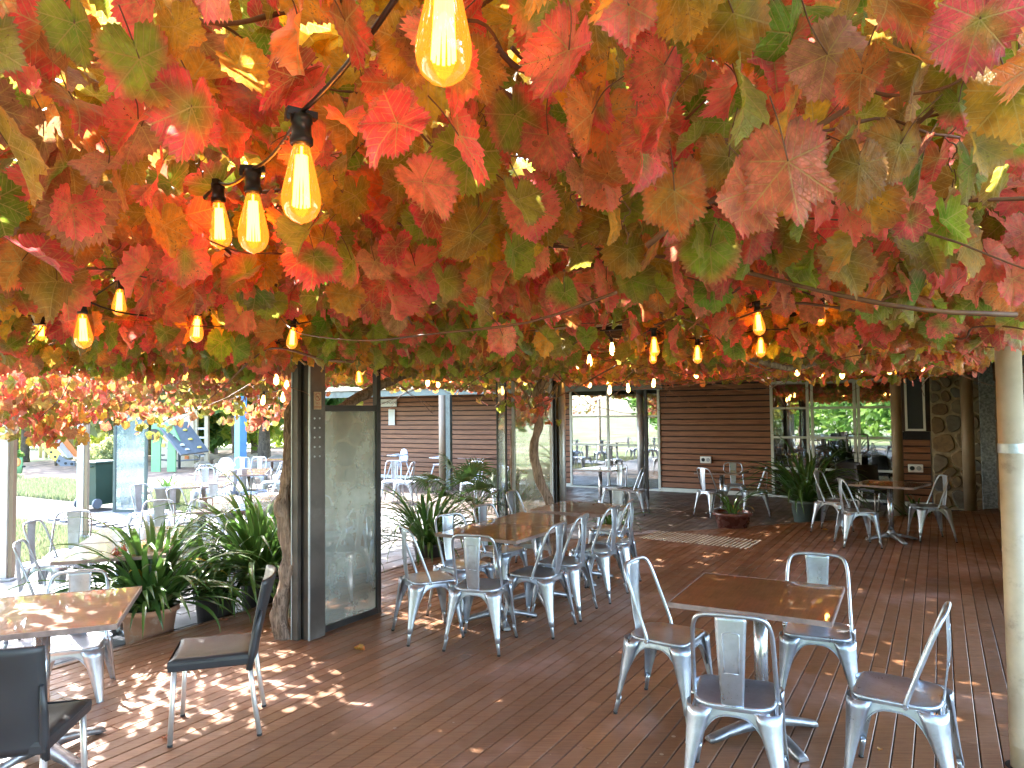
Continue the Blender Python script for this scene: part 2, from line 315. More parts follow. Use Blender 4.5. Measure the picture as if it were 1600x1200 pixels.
# the vine leaf: tint is stored per vertex, veins drawn from leaf coordinates
def mat_vine():
    t = NT('autumn_vine_leaf'); at = t.n('Attribute', attribute_name='tint'); col = at.outputs['Color']
    lv = t.n('Attribute', attribute_name='lv'); sp = t.n('SeparateXYZ'); t.t.links.new(lv.outputs['Vector'], sp.inputs[0])
    x, y, rn = sp.outputs[0], sp.outputs[1], sp.outputs[2]; ax = t.m_('ABSOLUTE', x); d = None; al = None; sec = None
    for ang in (0, 52, 108):
        s_, c_ = math.sin(R(ang)), math.cos(R(ang))
        dd = t.m_('ABSOLUTE', t.m_('SUBTRACT', t.m_('MULTIPLY', ax, c_), t.m_('MULTIPLY', y, s_)))
        aa = t.m_('ADD', t.m_('MULTIPLY', ax, s_), t.m_('MULTIPLY', y, c_))
        dd = t.m_('ADD', dd, t.m_('MULTIPLY', t.m_('LESS_THAN', aa, 0.0), 9.0))
        e = t.m_('FRACT', t.m_('MULTIPLY', t.m_('SUBTRACT', aa, t.m_('MULTIPLY', dd, .85)), 6.5))
        e = t.m_('ABSOLUTE', t.m_('SUBTRACT', e, .5))
        if d is None: d, sec = dd, e
        else:
            lt = t.m_('LESS_THAN', dd, d); mx = t.n('Mix', data_type='FLOAT'); t.put(mx.inputs[0], lt); t.put(mx.inputs[2], sec); t.put(mx.inputs[3], e); sec = mx.outputs[0]
            d = t.m_('MINIMUM', d, dd)
    v1 = t.ss(d, .006, .022, 1, 0); v2 = t.ss(sec, .03, .09, .75, 0); vein = t.m_('MAXIMUM', v1, v2)
    cm = t.n('CombineXYZ'); t.put(cm.inputs[0], x); t.put(cm.inputs[1], y); t.put(cm.inputs[2], t.m_('MULTIPLY', rn, 40.0))
    n1 = t.noise(cm.outputs[0], 3.0, 5, .65); n2 = t.noise(cm.outputs[0], 14, 4, .6)
    vo = t.n('TexVoronoi', feature='DISTANCE_TO_EDGE'); t.t.links.new(cm.outputs[0], vo.inputs['Vector']); vo.inputs['Scale'].default_value = 13
    cell = t.ss(vo.outputs['Distance'], .0, .09, 1, 0)
    hs = t.n('HueSaturation'); t.put(hs.inputs['Color'], col); t.put(hs.inputs['Value'], t.ss(n1, .25, .75, .62, 1.32)); c = hs.outputs[0]
    c = t.mix(t.m_('MULTIPLY', t.m_('MULTIPLY', t.ss(n2, .56, .66), t.ss(n1, .48, .58)), t.ss(rn, .35, .5, 0, .85)), c, (.13, .03, .02))
    c = t.mix(t.m_('MULTIPLY', vein, .6), c, (.58, .46, .16)); c = t.mix(t.m_('MULTIPLY', cell, .18), c, (.40, .30, .10))
    geo = t.n('NewGeometry'); under = t.mix(.13, c, (.52, .42, .33))
    cs = t.mix(geo.outputs['Backfacing'], c, under)
    t.set(col=cs, rough=.38, spec=.5)
    t.bump(t.m_('ADD', t.m_('MULTIPLY', vein, -.6), t.m_('ADD', t.m_('MULTIPLY', cell, -.25), t.m_('MULTIPLY', n2, .5))), .8, .006)
    tr = t.n('BsdfTranslucent'); hs2 = t.n('HueSaturation'); t.put(hs2.inputs['Color'], c); hs2.inputs['Value'].default_value = 1.55; hs2.inputs['Saturation'].default_value = .98; t.put(tr.inputs[0], hs2.outputs[0])
    mx = t.n('MixShader'); mx.inputs[0].default_value = .42; t.t.links.new(t.b.outputs[0], mx.inputs[1]); t.t.links.new(tr.outputs[0], mx.inputs[2]); t.t.links.new(mx.outputs[0], t.out.inputs[0]); return t.m
M['vine'] = mat_vine()
def mat_ground():
    t = NT('lawn_ground'); co = t.coord('World'); a = t.noise(co, .35, 5, .6); b = t.noise(co, 12, 5, .7)
    c = t.mix(t.ss(b, .3, .7), (.09, .14, .05), (.19, .22, .09)); c = t.mix(t.ss(a, .45, .65), c, (.30, .25, .19)); t.set(col=c, rough=.95); t.bump(b, .6, .03); return t.m
M['lawn'] = mat_ground()
M['grass'] = mat_tree('grass_blades', (.11, .15, .07), (.19, .23, .11), (.34, .33, .20), .3)
# ------------------------------------------------------------------ ground, lawn, terrace, deck
ZL = -0.12
g = MB(); N_ = 40
g.add([(x, y, -0.30) for y in (-200, 300) for x in (-260, 260)], [(0, 1, 3, 2)])
g.build('ground', M['lawn'], kind='structure')
def usheet(name, mat, u0, u1, v0, v1, z, thick=.1):
    mb = MB(); ubox(mb, u0, u1, v0, v1, z-thick, z); return mb.build(name, mat, kind='structure')
ml = MB()                                               # bark mulch of the playground, gently heaped
gr_ = [[W(u, v, -.19+.05*noise.noise(Vector((u*.7, v*.7, 0)))) for v in np.linspace(-34, -13, 40)] for u in np.linspace(11.3, 30, 36)]
ml.sheet(gr_); ml.build('mulch_ground', M['mulch'], kind='structure')
lower = usheet('terrace', M['under'], -4, 16, -10.2, 6, ZL-.035, .12)
path = usheet('path', M['under'], 6.7, 8.7, -26, -10.2, ZL-.036, .12)
# pavers: rows along u; each a piece of its own where it is big enough in view
def vis(p, mx=60, my=60):
    d = p - Vector((0, 0, HC)); z = d.dot(fw)
    if z < .3: return None
    x = 800+F*d.dot(rt)/z; y = 600-F*d.dot(up)/z
    return (x, y, z) if -mx < x < 1600+mx and -my < y < 1200+my else None
PV = {}
def piece(name, mat, parent, lu, lv, h, u, v, ztop, gap=.006):
    key = (name, round(lu, 3), round(lv, 3))
    if key not in PV:
        mb = MB(); mb.bbox((0, 0, 0), (lu-gap, lv-gap, h), min(.004, h*.3)); PV[key] = mb.mesh(name, mat)
    o = link(name, PV[key], parent); o.location = W(u, v, ztop-h/2); o.rotation_euler = (0, 0, R(DU)); return o
def deck_end(v): return 7.64+(v+5.34)*1.18
cand = []
pw, pl = .20, .60
for i in range(-70, 28):
    v = -.1+i*pw
    for j in range(-6, 27):
        u = j*pl+(.3 if i % 2 else 0)
        if v > -10.2 or 6.9 < u < 8.5:
            if v < -5.44 and u > 15.9: continue
            if v > -5.44 and (u < deck_end(v)+.45 or u > 15.6): continue
            if u > 10.5 and v > -10.2: continue         # boards of the verandah from here on
            q = vis(W(u, v, ZL))
            if q: cand.append((q[2], u, v))
cand.sort()
rest = MB()
for k, (d_, u, v) in enumerate(cand):
    dz = random.uniform(-.003, .003)
    if k < 290: piece('paver', M['paver'], lower if v > -10.2 else path, pl, pw, .045, u, v, ZL+dz)
    else: ubox(rest, u-pl/2+.004, u+pl/2-.004, v-pw/2+.004, v+pw/2-.004, ZL-.04, ZL+dz)
rest.build('paver', M['paver'], lower, kind='stuff')
# verandah boards beyond
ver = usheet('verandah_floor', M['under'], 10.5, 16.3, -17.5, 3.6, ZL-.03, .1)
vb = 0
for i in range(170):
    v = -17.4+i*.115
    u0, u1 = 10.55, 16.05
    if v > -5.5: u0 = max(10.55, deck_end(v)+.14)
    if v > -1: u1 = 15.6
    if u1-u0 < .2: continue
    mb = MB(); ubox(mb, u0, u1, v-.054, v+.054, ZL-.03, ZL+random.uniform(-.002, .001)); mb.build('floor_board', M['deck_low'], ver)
# the deck
dk = MB(); dk.loft([[W(u, v, z) for u, v in ((-3, -5.36), (deck_end(-5.36)-.03, -5.36), (deck_end(1.3)-.03, 1.3), (-3, 1.3))] for z in (-.16, -.032)], True, True, False)
deck = dk.build('deck', M['under'], kind='structure')
BW = .0955
for i in range(70):
    v = -5.32+BW*(i+.5); ue = deck_end(v)-.02; us = -2.6 if v < -2 else -.5
    cuts = [us]
    x = us + random.uniform(2.0, 5.2)
    while x < ue-1.2: cuts.append(x); x += random.choice([3.6, 4.2, 4.8, 5.4])
    cuts.append(ue)
    for a, b in zip(cuts[:-1], cuts[1:]):
        mb = MB(); z1 = random.uniform(-.0012, .0012); z0 = -.030; h = BW/2-.0028; s0 = 0 if b < ue else h*1.18
        for (va, vb_, za, zb) in ((v-h+.002, v+h-.002, z1, z1), ):
            ra = [W(a+.002, v-h, z0), W(a+.002, v+h, z0), W(a+.002, v+h, z1-.003), W(a+.002, v+h-.003, z1), W(a+.002, v-h+.003, z1), W(a+.002, v-h, z1-.003)]
            rb = [W(b-.002-s0, v-h, z0), W(b-.002+s0, v+h, z0), W(b-.002+s0, v+h, z1-.003), W(b-.002+s0, v+h-.003, z1), W(b-.002-s0, v-h+.003, z1), W(b-.002-s0, v-h, z1-.003)]
            mb.loft([ra, rb], True, True, False)
        mb.build('deck_board', M['deck'], deck)
mb = MB(); ubox(mb, -3, deck_end(-5.34)+.02, -5.385, -5.337, -.17, .004); mb.build('edge_board', M['deck'], deck)
mb = MB(); e0, e1 = (deck_end(-5.34), -5.34), (deck_end(1.3), 1.3)
mb.hexa([W(e0[0], e0[1], -.17), W(e1[0], e1[1], -.17), W(e1[0]+.055, e1[1], -.17), W(e0[0]+.055, e0[1]-.02, -.17), W(e0[0], e0[1], .004), W(e1[0], e1[1], .004), W(e1[0]+.055, e1[1], .004), W(e0[0]+.055, e0[1]-.02, .004)])
mb.build('edge_board', M['deck'], deck)
# tactile paving: rows of pale studs let into the deck
tp = thing('tactile_indicator', 'patch of small pale round studs set into the brown deck before its far edge', 'tactile studs', W(9.65, -2.85, 0), R(DU-4))
md = MB(); md.lathe([(.017, 0), (.017, .003), (.012, .006)], 8, (0, 0, 0), False, True); sm_ = md.mesh('stud', M['signcream']); n_ = 0
sm_.materials.clear(); sm_.materials.append(simple('pale_stud', (.62, .55, .42), .5, 0, .1))
for i in range(12):
    for j in range(25):
        o = link('stud', sm_, tp); o.location = ((i-5.5)*.060, (j-12)*.060, .001)
# fallen leaves and litter on the deck are added with the vine

# ------------------------------------------------------------------ far wall of boards with its doors
U_W = 16.05
WT = 2.36
def board_wall(name, label, v0, v1, z0=ZL, z1=WT, u=U_W, pitch=.132, trim=True):
    mid = W(u, (v0+v1)/2, z0); t = thing(name, label, 'wall', mid, R(DU)); L = v1-v0
    mb = MB(); mb.box((.10, 0, (z1-z0)/2), (.12, L-.002, z1-z0)); mb.build('wall_core', M['under'], t)
    n = int((z1-z0-.10)/pitch); key = None
    for i in range(n):
        z = .10+i*pitch
        mb = MB(); h0, h1 = -L/2, L/2
        g2 = random.uniform(-.002, .002); mb.hexa([(g2, h0, z+.004), (.03, h0, z+.004), (.03, h1, z+.004), (g2, h1, z+.004), (g2+.006, h0, z+pitch-.024), (.034, h0, z+pitch-.018), (.034, h1, z+pitch-.018), (g2+.006, h1, z+pitch-.024)])
        o = mb.build('weatherboard', M['wb'], t)
    mb = MB(); mb.box((.0, 0, .045), (.045, L, .085)); mb.build('skirting', M['palegreen'], t)
    return t
board_wall('board_wall', 'long reddish weatherboard wall behind the white high chairs', -14.9, -7.95)
board_wall('board_wall', 'dark red-brown weatherboard wall between the two sets of glass doors', -5.62, -3.14)
t = board_wall('board_wall', 'narrow weatherboard wall under the small window beside the stone wall', -.62, -.25)
for v in (-5.62, -3.14):
    pass
def glazed(name, label, v0, v1, cols, rails, z0=ZL, z1=WT, u=U_W, fm='palegreen', fw_=.055):
    L = v1-v0; t = thing(name, label, 'glass doors', W(u, (v0+v1)/2, z0), R(DU)); H = z1-z0
    def fr(y, z, dy, dz, nm='frame'): mb = MB(); mb.box((0, y, z), (.055, dy, dz)); return mb.build(nm, M[fm], t)
    # v increases toward -local Y
    fr(0, H-.03, L, .06, 'head_frame'); fr(0, .02, L, .04, 'sill')
    xs = [L/2-c*L for c in cols]
    for y in xs: fr(y, H/2, fw_, H-.101, 'stile')
    for a, b in zip(xs[:-1], xs[1:]):
        w_ = a-b-fw_; yc = (a+b)/2; zs = [.04]+[r for r in rails]+[H-.06]
        for r in rails: fr(yc, r, w_-.001, .045, 'glazing_bar')
        for z_, z2 in zip(zs[:-1], zs[1:]):
            mb = MB(); mb.box((.0, yc, (z_+z2)/2), (.008, w_-.004, z2-z_-.045)); mb.build('pane', M['glass'], t)
    return t
gd1 = glazed('glass_doors', 'tall glass doors with pale glazing bars beside the zinc verandah post', -7.95, -5.62, (.01, .44, .99), (1.06, 1.75))
gd2 = glazed('glass_doors', 'double glass doors with curved handles behind the big dark strap plant', -3.14, -.62, (.012, .30, .335, .655, .685, .988), (.62, 1.28, 1.90))
for s in (-1, 1):
    mb = MB(); y0 = (.5-.67)*2.52+s*.05
    mb.tube(cr([(-.03, y0, .98), (-.09, y0, .98), (-.09, y0+s*.10, .99), (-.09, y0+s*.14, 1.04), (-.09, y0+s*.14, 1.30), (-.09, y0+s*.10, 1.35), (-.09, y0, 1.36), (-.03, y0, 1.36)], 4), .013, 8)
    mb.build('handle', M['iron2'], gd2)
# rooms behind the glass: a shell with a far window that opens on sunlit lawn
def room(v0, v1, depth, win):
    t = thing('room', 'plain cream room seen through the %s' % ('doors beside the zinc post' if v0 < -6 else 'double doors with curved handles'), 'room', W(U_W+.2, (v0+v1)/2, ZL)); t['kind'] = 'structure'
    def wbx(nm, u0, u1, a, b, z0, z1, m='plastergrey'):
        mb = MB(); ubox(mb, u0, u1, a, b, z0, z1); o = mb.build(nm, M[m], None); o.parent = t; o.matrix_parent_inverse = Matrix.Translation(-t.location); return o
    a, b = U_W+.17, U_W+depth
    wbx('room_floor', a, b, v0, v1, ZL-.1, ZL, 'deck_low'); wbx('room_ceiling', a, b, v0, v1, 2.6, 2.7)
    wbx('room_wall', a, b, v0-.1, v0, ZL, 2.7); wbx('room_wall', a, b, v1, v1+.1, ZL, 2.7)
    w0, w1, z0, z1 = win
    wbx('room_wall', b, b+.1, v0, w0, ZL, 2.7); wbx('room_wall', b, b+.1, w1, v1, ZL, 2.7); wbx('room_wall', b, b+.1, w0, w1, ZL, z0); wbx('room_wall', b, b+.1, w0, w1, z1, 2.7)
    return t
room(-9.0, -4.2, 5.5, (-7.6, -4.9, .5, 1.9)); room(-4.0, .3, 5.0, (-1.0, -.4, 1.5, 1.8))
for (v, z, s_) in ((-8.2, 1.35, .5), (-7.0, 1.62, .32)):
    f = thing('framed_picture', 'dark picture in a pale mount hanging inside beyond the %s pane of the glass doors' % ('first' if v < -8 else 'second'), 'picture', W(U_W+5.47, v, z), R(DU))
    mb = MB(); mb.box((0, 0, 0), (.03, s_*1.1, s_*.9)); mb.build('mount', M['cream'], f); mb = MB(); mb.box((-.02, 0, 0), (.012, s_*.8, s_*.6)); mb.build('print', M['black'], f)
# building behind: roof and ceiling of the verandah
vr = thing('verandah_roof', 'low verandah roof with grey-green gutter beam before the board wall', 'roof', W(14.3, -8, 2.3)); 
def vpart(nm, mat, u0, u1, v0, v1, z0, z1):
    mb = MB(); ubox(mb, u0, u1, v0, v1, z0, z1); o = mb.build(nm, M[mat], vr); o.matrix_parent_inverse = Matrix.Translation(-vr.location); return o
vpart('gutter_beam', 'green', 14.16, 14.34, -17.6, -4.9, 2.20, 2.36)
vpart('fascia', 'cream', 14.10, 14.16, -17.6, -4.9, 2.375, 2.50)
vpart('ceiling_lining', 'timber', 14.34, 16.6, -17.6, .5, 2.40, 2.44)
vpart('roof_sheet', 'soffit', 14.1, 23.0, -17.6, 3, 2.86, 2.93)
vpart('lintel', 'wb', 15.98, 16.2, -14.9, -.2, 2.365, 2.397)
# round and square posts of the verandah
def post(name, label, u, v, r, z0, z1, mat, sq=False, parts=None):
    t = thing(name, label, 'post', W(u, v, z0), R(DU)); mb = MB()
    if sq: mb.bbox((0, 0, (z1-z0)/2), (r*2, r*2, z1-z0), .004)
    else: mb.lathe([(r, 0), (r, z1-z0)], 20)
    mb.build('shaft', M[mat], t); return t
t = post('verandah_post', 'beige round post paired with a dark steel channel before the board wall', 14.16, -10.53, .085, ZL, 2.2, 'brownpole')
mb = MB(); mb.box((.02, -.19, 1.16), (.10, .13, 2.31)); mb.build('steel_channel', M['green'], t)
t = post('zinc_post', 'mottled zinc post with black steel edge standing before the glass doors', 14.34, -5.45, .075, ZL, 2.2, 'galv')
mb = MB(); mb.box((.03, -.115, 1.16), (.06, .06, 2.31)); mb.build('black_edge', M['iron'], t)
post('pipe_post', 'beige round post at the edge of the double glass doors', 13.9, -.64, .085, ZL, 2.45, 'brownpole')
t_ = PD(1513, 700, 12.2); t = thing('pipe_post', 'slim beige round post in front of the stone wall', 'post', (t_.x, t_.y, ZL)); mb = MB(); mb.lathe([(.095, 0), (.095, 2.6)], 18); mb.build('shaft', M['brownpole'], t)
post('blue_post', 'blue painted steel post in the garden light by the outdoor tables', 13.6, -17.35, .12, ZL, 2.3, 'bluepost', True)
# power points on the wall
for u, v, z, lab in ((U_W-.03, -4.55, .64, 'white double power point on the board wall above the small table'), (U_W-.6, -.42, .62, 'grey outlet box low on the boards beside the stone wall')):
    t = thing('power_point', lab, 'power point', W(u, v, z), R(DU)); mb = MB(); mb.bbox((0, 0, 0), (.04, .25, .15), .008); mb.build('cover_plate', M['white'], t)
    for s in (-.055, .055): mb = MB(); mb.lathe([(.042, 0), (.036, .01)], 14); o = mb.build('socket_face', M['black' if s > 0 else 'galv'], t); o.rotation_euler = (0, -math.pi/2, 0); o.location = (-.02, s, 0)
# small window and stone wall, building side wall
swt = thing('small_window', 'narrow dark window with white frame between doors and stone wall', 'window', W(15.55, -.40, 1.36), R(DU))
mb = MB(); mb.box((0, .0, .56), (.02, .26, 1.12)); mb.build('pane', M['black'], swt)
for y, z, dy, dz in ((.15, .56, .04, 1.2), (-.15, .56, .04, 1.2), (0, -.02, .258, .04), (0, 1.14, .258, .04)):
    mb = MB(); mb.box((-.02, y, z), (.06, dy, dz)); mb.build('frame', M['white'], swt)
tb = board_wall('board_wall', 'low dark boards under the narrow white-framed window', -.66, -.17, ZL, 1.30, 15.6)
mb = MB(); ubox(mb, 15.62, 16.0, -.68, -.15, 1.31, WT); o = mb.build('wall_panel', M['timber'], tb); o.matrix_parent_inverse = tb.matrix_basis.inverted()
def voronoi(w_, h_, n, seed, relax=2):
    r_ = np.random.default_rng(seed); pts = np.c_[r_.uniform(0, w_, n), r_.uniform(0, h_, n)]; cells = []
    for it in range(relax+1):
        cells = []
        for i, p in enumerate(pts):
            poly = [(0, 0), (w_, 0), (w_, h_), (0, h_)]
            for j, q in enumerate(pts):
                if i == j or (abs(q-p) > 1.2).any(): continue
                mx, my = (p+q)/2; nx, ny = q-p; out = []
                for k in range(len(poly)):
                    a, b = poly[k], poly[(k+1) % len(poly)]
                    da = (a[0]-mx)*nx+(a[1]-my)*ny; db = (b[0]-mx)*nx+(b[1]-my)*ny
                    if da <= 0: out.append(a)
                    if da*db < 0: s = da/(da-db); out.append((a[0]+(b[0]-a[0])*s, a[1]+(b[1]-a[1])*s))
                poly = out
                if not poly: break
            cells.append(poly)
        if it < relax: pts = np.array([np.mean(c, 0) if c else p for c, p in zip(cells, pts)])
    return cells
def stone_wall(label, O, ex, L, H, n, seed):            # O corner, ex along the wall; stones stand proud of the mortar
    t = thing('stone_wall', label, 'wall', O); ex = Vector(ex).normalized(); nx = Vector((ex.y, -ex.x, 0))
    mb = MB(); mb.hexa([(0, 0, 0), tuple(ex*L), tuple(ex*L-nx*.2), tuple(-nx*.2), (0, 0, H), tuple(ex*L+Vector((0, 0, H))), tuple(ex*L-nx*.2+Vector((0, 0, H))), tuple(-nx*.2+Vector((0, 0, H)))]); mb.build('mortar', M['mortar'], t)
    for c in voronoi(L, H, n, seed):
        if len(c) < 3: continue
        c = np.array(c); ce = c.mean(0); dd = np.linalg.norm(c-ce, axis=1, keepdims=True); s = 1-.028/np.maximum(dd, .03)
        if (s < .35).any(): continue
        # cut the corners so that stones look worn
        a = ce+(c-ce)*s; pts = []
        for k in range(len(a)):
            p, q, r_ = a[k-1], a[k], a[(k+1) % len(a)]; pts += [q+(p-q)*.22, q+(r_-q)*.22]
        d1 = random.uniform(.015, .04)
        rings = [[ex*x+nx*dz+Vector((0, 0, z)) for x, z in (ce+(np.array(pts)-ce)*k)] for k, dz in ((1, .001), (.97, d1*.8), (.86, d1+.006))]
        mb = MB(); mb.loft(rings, False, True, False); mb.build('stone', M['stone'], t)
    return t
stone_wall('rubble stone wall of tan stones in pale mortar behind the slim post', W(15.4, -.15, ZL), (CU, -SU, 0), 1.0, 2.8, 42, 3)
stone_wall('stone side wall seen edge on beyond the big cream pipe', W(15.4, .86, ZL), (-SU, -CU, 0), 6.0, 2.8, 120, 5)
t = thing('grey_pillar', 'speckled grey rendered pillar against the stone wall', 'pillar', W(15.15, .73, ZL), R(DU)); mb = MB(); mb.box((0, 0, 1.35), (.25, .24, 2.7)); mb.build('shaft', M['speckled'], t)
# eaves over the big pipe
ev = thing('eave', 'dark eave with metal gutter above the big cream pipe', 'eave', W(6, .9, 2.6))
def epart(nm, mat, u0, u1, v0, v1, z0, z1):
    mb = MB(); ubox(mb, u0, u1, v0, v1, z0, z1); o = mb.build(nm, M[mat], ev); o.matrix_parent_inverse = Matrix.Translation(-ev.location); return o
epart('soffit', 'soffit', 2.6, 15.4, .60, 3.5, 2.74, 2.80); epart('fascia_board', 'timber', 2.6, 15.4, .55, .60, 2.50, 2.78); epart('gutter', 'iron2', 2.6, 15.4, .43, .545, 2.60, 2.74)
for k in range(12): epart('soffit_batten', 'timber', 3+k, 3.06+k, .61, 3.4, 2.70, 2.739)
# side door in the right hand wall
sdo = thing('side_door', 'white framed door edge with dark bolt at the side of the building', 'door', W(8.9, .80, 0), R(DU))
mb = MB(); mb.box((0, 0, 1.05), (.12, .10, 2.1)); mb.build('frame', M['white'], sdo); mb = MB(); mb.box((-.55, 0, 1.05), (.9, .06, 2.1)); mb.build('door_leaf', M['iron2'], sdo)
mb = MB(); mb.tube([(-.02, .075, 1.30), (-.02, .075, 1.95)], .012, 8); mb.box((-.02, .065, 1.9), (.05, .03, .05)); mb.box((-.02, .065, 1.4), (.05, .03, .05)); mb.build('bolt', M['black'], sdo)
# ------------------------------------------------------------------ the big cream pipe
pp = thing('drain_pipe', 'big cream painted pipe post with metal strap standing through the brown deck', 'pipe', W(4.29, .30, 0))
mb = MB(); mb.lathe([(0.0550, -.03), (0.0550, .20), (0.0555, .203), (0.0555, 2.30)], 32); mb.build('shaft', M['cream'], pp)
mb = MB(); mb.lathe([(0.0620, 2.26), (0.0640, 2.27), (0.0640, 2.35), (0.0570, 2.36), (0.0570, 2.74)], 32); mb.build('socket_joint', M['cream'], pp)
mb = MB(); mb.lathe([(0.0580, 1.525), (0.0585, 1.53), (0.0585, 1.568), (0.0580, 1.572)], 32, cap0=False, cap1=False); mb.box((.11, .0, 1.55), (.10, .02, .03)); mb.build('metal_strap', M['galv'], pp)
mb = MB(); mb.lathe([(0.0560, .11), (0.0575, .125), (0.0560, .14), (0.0575, .16), (0.0560, .175), (0.0575, .19), (0.0560, .2)], 32, cap0=False, cap1=False); mb.build('tape_wrap', M['cream'], pp)
mb = MB(); mb.lathe([(0.0770, .0015), (0.0770, .003), (0.0560, .003)], 28, cap0=False, cap1=False); mb.build('cut_hole', M['under'], pp)
# ------------------------------------------------------------------ near post with glazed screen
np_ = thing('pergola_post', 'near dark pergola post of rough steel with no smoking sign', 'post', W(4.02, -4.30, 0), R(DU))
# local x = u, y = -v
def pbox(par, nm, mat, x0, x1, y0, y1, z0, z1): mb = MB(); mb.bbox(((x0+x1)/2, (y0+y1)/2, (z0+z1)/2), (abs(x1-x0), abs(y1-y0), z1-z0), .003); return mb.build(nm, M[mat], par)
pbox(np_, 'steel_face', 'iron2', -.06, .10, -.075, -.0, 0, 2.52)
pbox(np_, 'timber_flank', 'iron2', -.11, -.07, .012, .075, 0, 2.45)
pbox(np_, 'web', 'iron', -.0605, .06, .001, .06, 0, 2.45)
pbox(np_, 'pale_edge', 'galv', -.075, -.0605, -.078, -.064, 0, 2.52)
pbox(np_, 'pale_edge', 'galv', -.118, -.1105, .068, .080, 0, 2.45)
for k in range(5):
    for s in (-.025, .02):
        mb = MB(); mb.lathe([(.008, 0), (.007, .005)], 8); o = mb.build('bolt_head', M['galv'], np_); o.rotation_euler = (math.pi/2, 0, 0); o.location = (.012+s*1.2, -.0752, 1.42+k*.075)
# round "no smoking" sign: disc, ring, cigarette and bar
sg = MB(); sg.bbox((0, 0, 0), (.078, .140, .004), .004); s_ = sg.build('no_smoking_sign', M['signcream'], np_); Msg = Matrix.Translation((.012, -.0775, 1.86)) @ Matrix(((1, 0, 0, 0), (0, 0, -1, 0), (0, 1, 0, 0), (0, 0, 0, 1)))
s_.matrix_local = Msg
def flat(par, nm, mat, fn): mb = MB(); fn(mb); o = mb.build(nm, M[mat], par); return o
def ring(mb, r, w_, c=(0, 0), z=.004, seg=28):
    for k in range(seg):
        a0, a1 = 2*math.pi*k/seg, 2*math.pi*(k+1)/seg
        mb.add([(c[0]+rr*math.cos(a), c[1]+rr*math.sin(a), z) for rr, a in ((r, a0), (r+w_, a0), (r+w_, a1), (r, a1))], [(0, 1, 2, 3)])
def nosmoke(mb, c=(0, .03), r=.027):
    ring(mb, r, r*.2, c); mb.box((c[0], c[1], .0042), (r*2, r*.2, .001), Matrix.Rotation(R(-45), 3, 'Z'))
flat(s_, 'ban_ring', 'signred', nosmoke)
flat(s_, 'cigarette', 'ink', lambda mb: (mb.box((-.003, .030, .0034), (.030, .006, .0006)), mb.box((.014, .036, .0034), (.003, .007, .0006))))
def text(par, s, size, loc, mat, name='lettering', M4=None):
    cu = bpy.data.curves.new(name, 'FONT'); cu.body = s; cu.size = size; cu.align_x = 'CENTER'; cu.align_y = 'CENTER'; cu.extrude = .0004; cu.materials.append(M[mat])
    o = bpy.data.objects.new(name, cu); me = bpy.data.meshes.new_from_object(o); bpy.data.objects.remove(o); me.name = name
    o = link(name, me, par); o.location = loc; return o
text(s_, 'NO', .026, (0, -.022, .0035), 'signred'); text(s_, 'SMOKING', .0185, (0, -.050, .0035), 'signred')
# glazed screens, each framed; local x = along, y = across
def screen(label, loc, rz, L, H, mat, fm='iron', mid=1.72, hi=None, fw_=.05, cat='glass screen'):
    t = thing('glazed_screen', label, cat, loc, rz)
    for x in (0, L): mb = MB(); mb.bbox((x, 0, H/2), (fw_, fw_, H), .003); mb.build('upright', M[fm], t)
    hts = [(.025, .05)]+([(mid, .05)] if mid else [])+[(H-.02, .04)]
    for z, h in hts: mb = MB(); mb.box((L/2, 0, z), (L-fw_-.001, fw_*.8, h)); mb.build('rail', M[fm], t)
    mb = MB(); mb.box((L/2, 0, ((mid or H)+.05)/2), (L-fw_, .008, (mid or H)-.06)); mb.build('pane', M[mat], t)
    return t
screen('near dusty glass screen with black frame beside the dark pergola post', W(4.13, -4.30, 0), R(DU), .68, 2.25, 'screen', 'iron', 1.80, fw_=.052)
screen('dusty glass screen behind the twisted vine stems at the middle post', W(8.02, -4.80, 0), R(DV), .56, 2.2, 'screen', 'galv', None, fw_=.04)
t = post('pergola_post', 'middle dark pergola post beyond the joined tables', 8.1, -4.24, .045, 0, 2.35, 'iron', True); mb = MB(); mb.lathe([(.045, 0), (.045, 2.35)], 14, (.0, -.11, 0)); mb.build('zinc_pipe', M['galv'], t)
screen('glass screen across the path behind the wheelie bin', W(8.0, -13.95, ZL), R(DU-60), .62, 2.35, 'screenb', 'green', None)
screen('narrow pale glass strip with black edge left of the screen at the twisted stems', W(7.92, -4.99, 0), R(DV), .13, 2.2, 'screenb', 'iron', None, fw_=.025)
# white pergola poles at the lawn side
def wpole(label, px, py, r=.035):
    p = P(px, py, ZL); t = thing('pergola_pole', label, 'pole', p); mb = MB(); mb.box((0, 0, 1.15), (r*2, r*1.6, 2.45)); mb.build('shaft', M['white'], t); mb = MB(); mb.box((r*1.5+.012, 0, 1.15), (r*.9, r*1.2, 2.45)); mb.build('timber_strip', M['brownpole'], t)
    mb = MB(); mb.box((r*.6, 0, .012), (r*5, r*5, .02)); mb.build('foot_plate', M['galv'], t)
wpole('white steel pole with beige strip by the sunlit tables at the picture edge', 6, 905, .05); wpole('white steel pole with beige strip beside the dark green bin', 126, 838, .05)
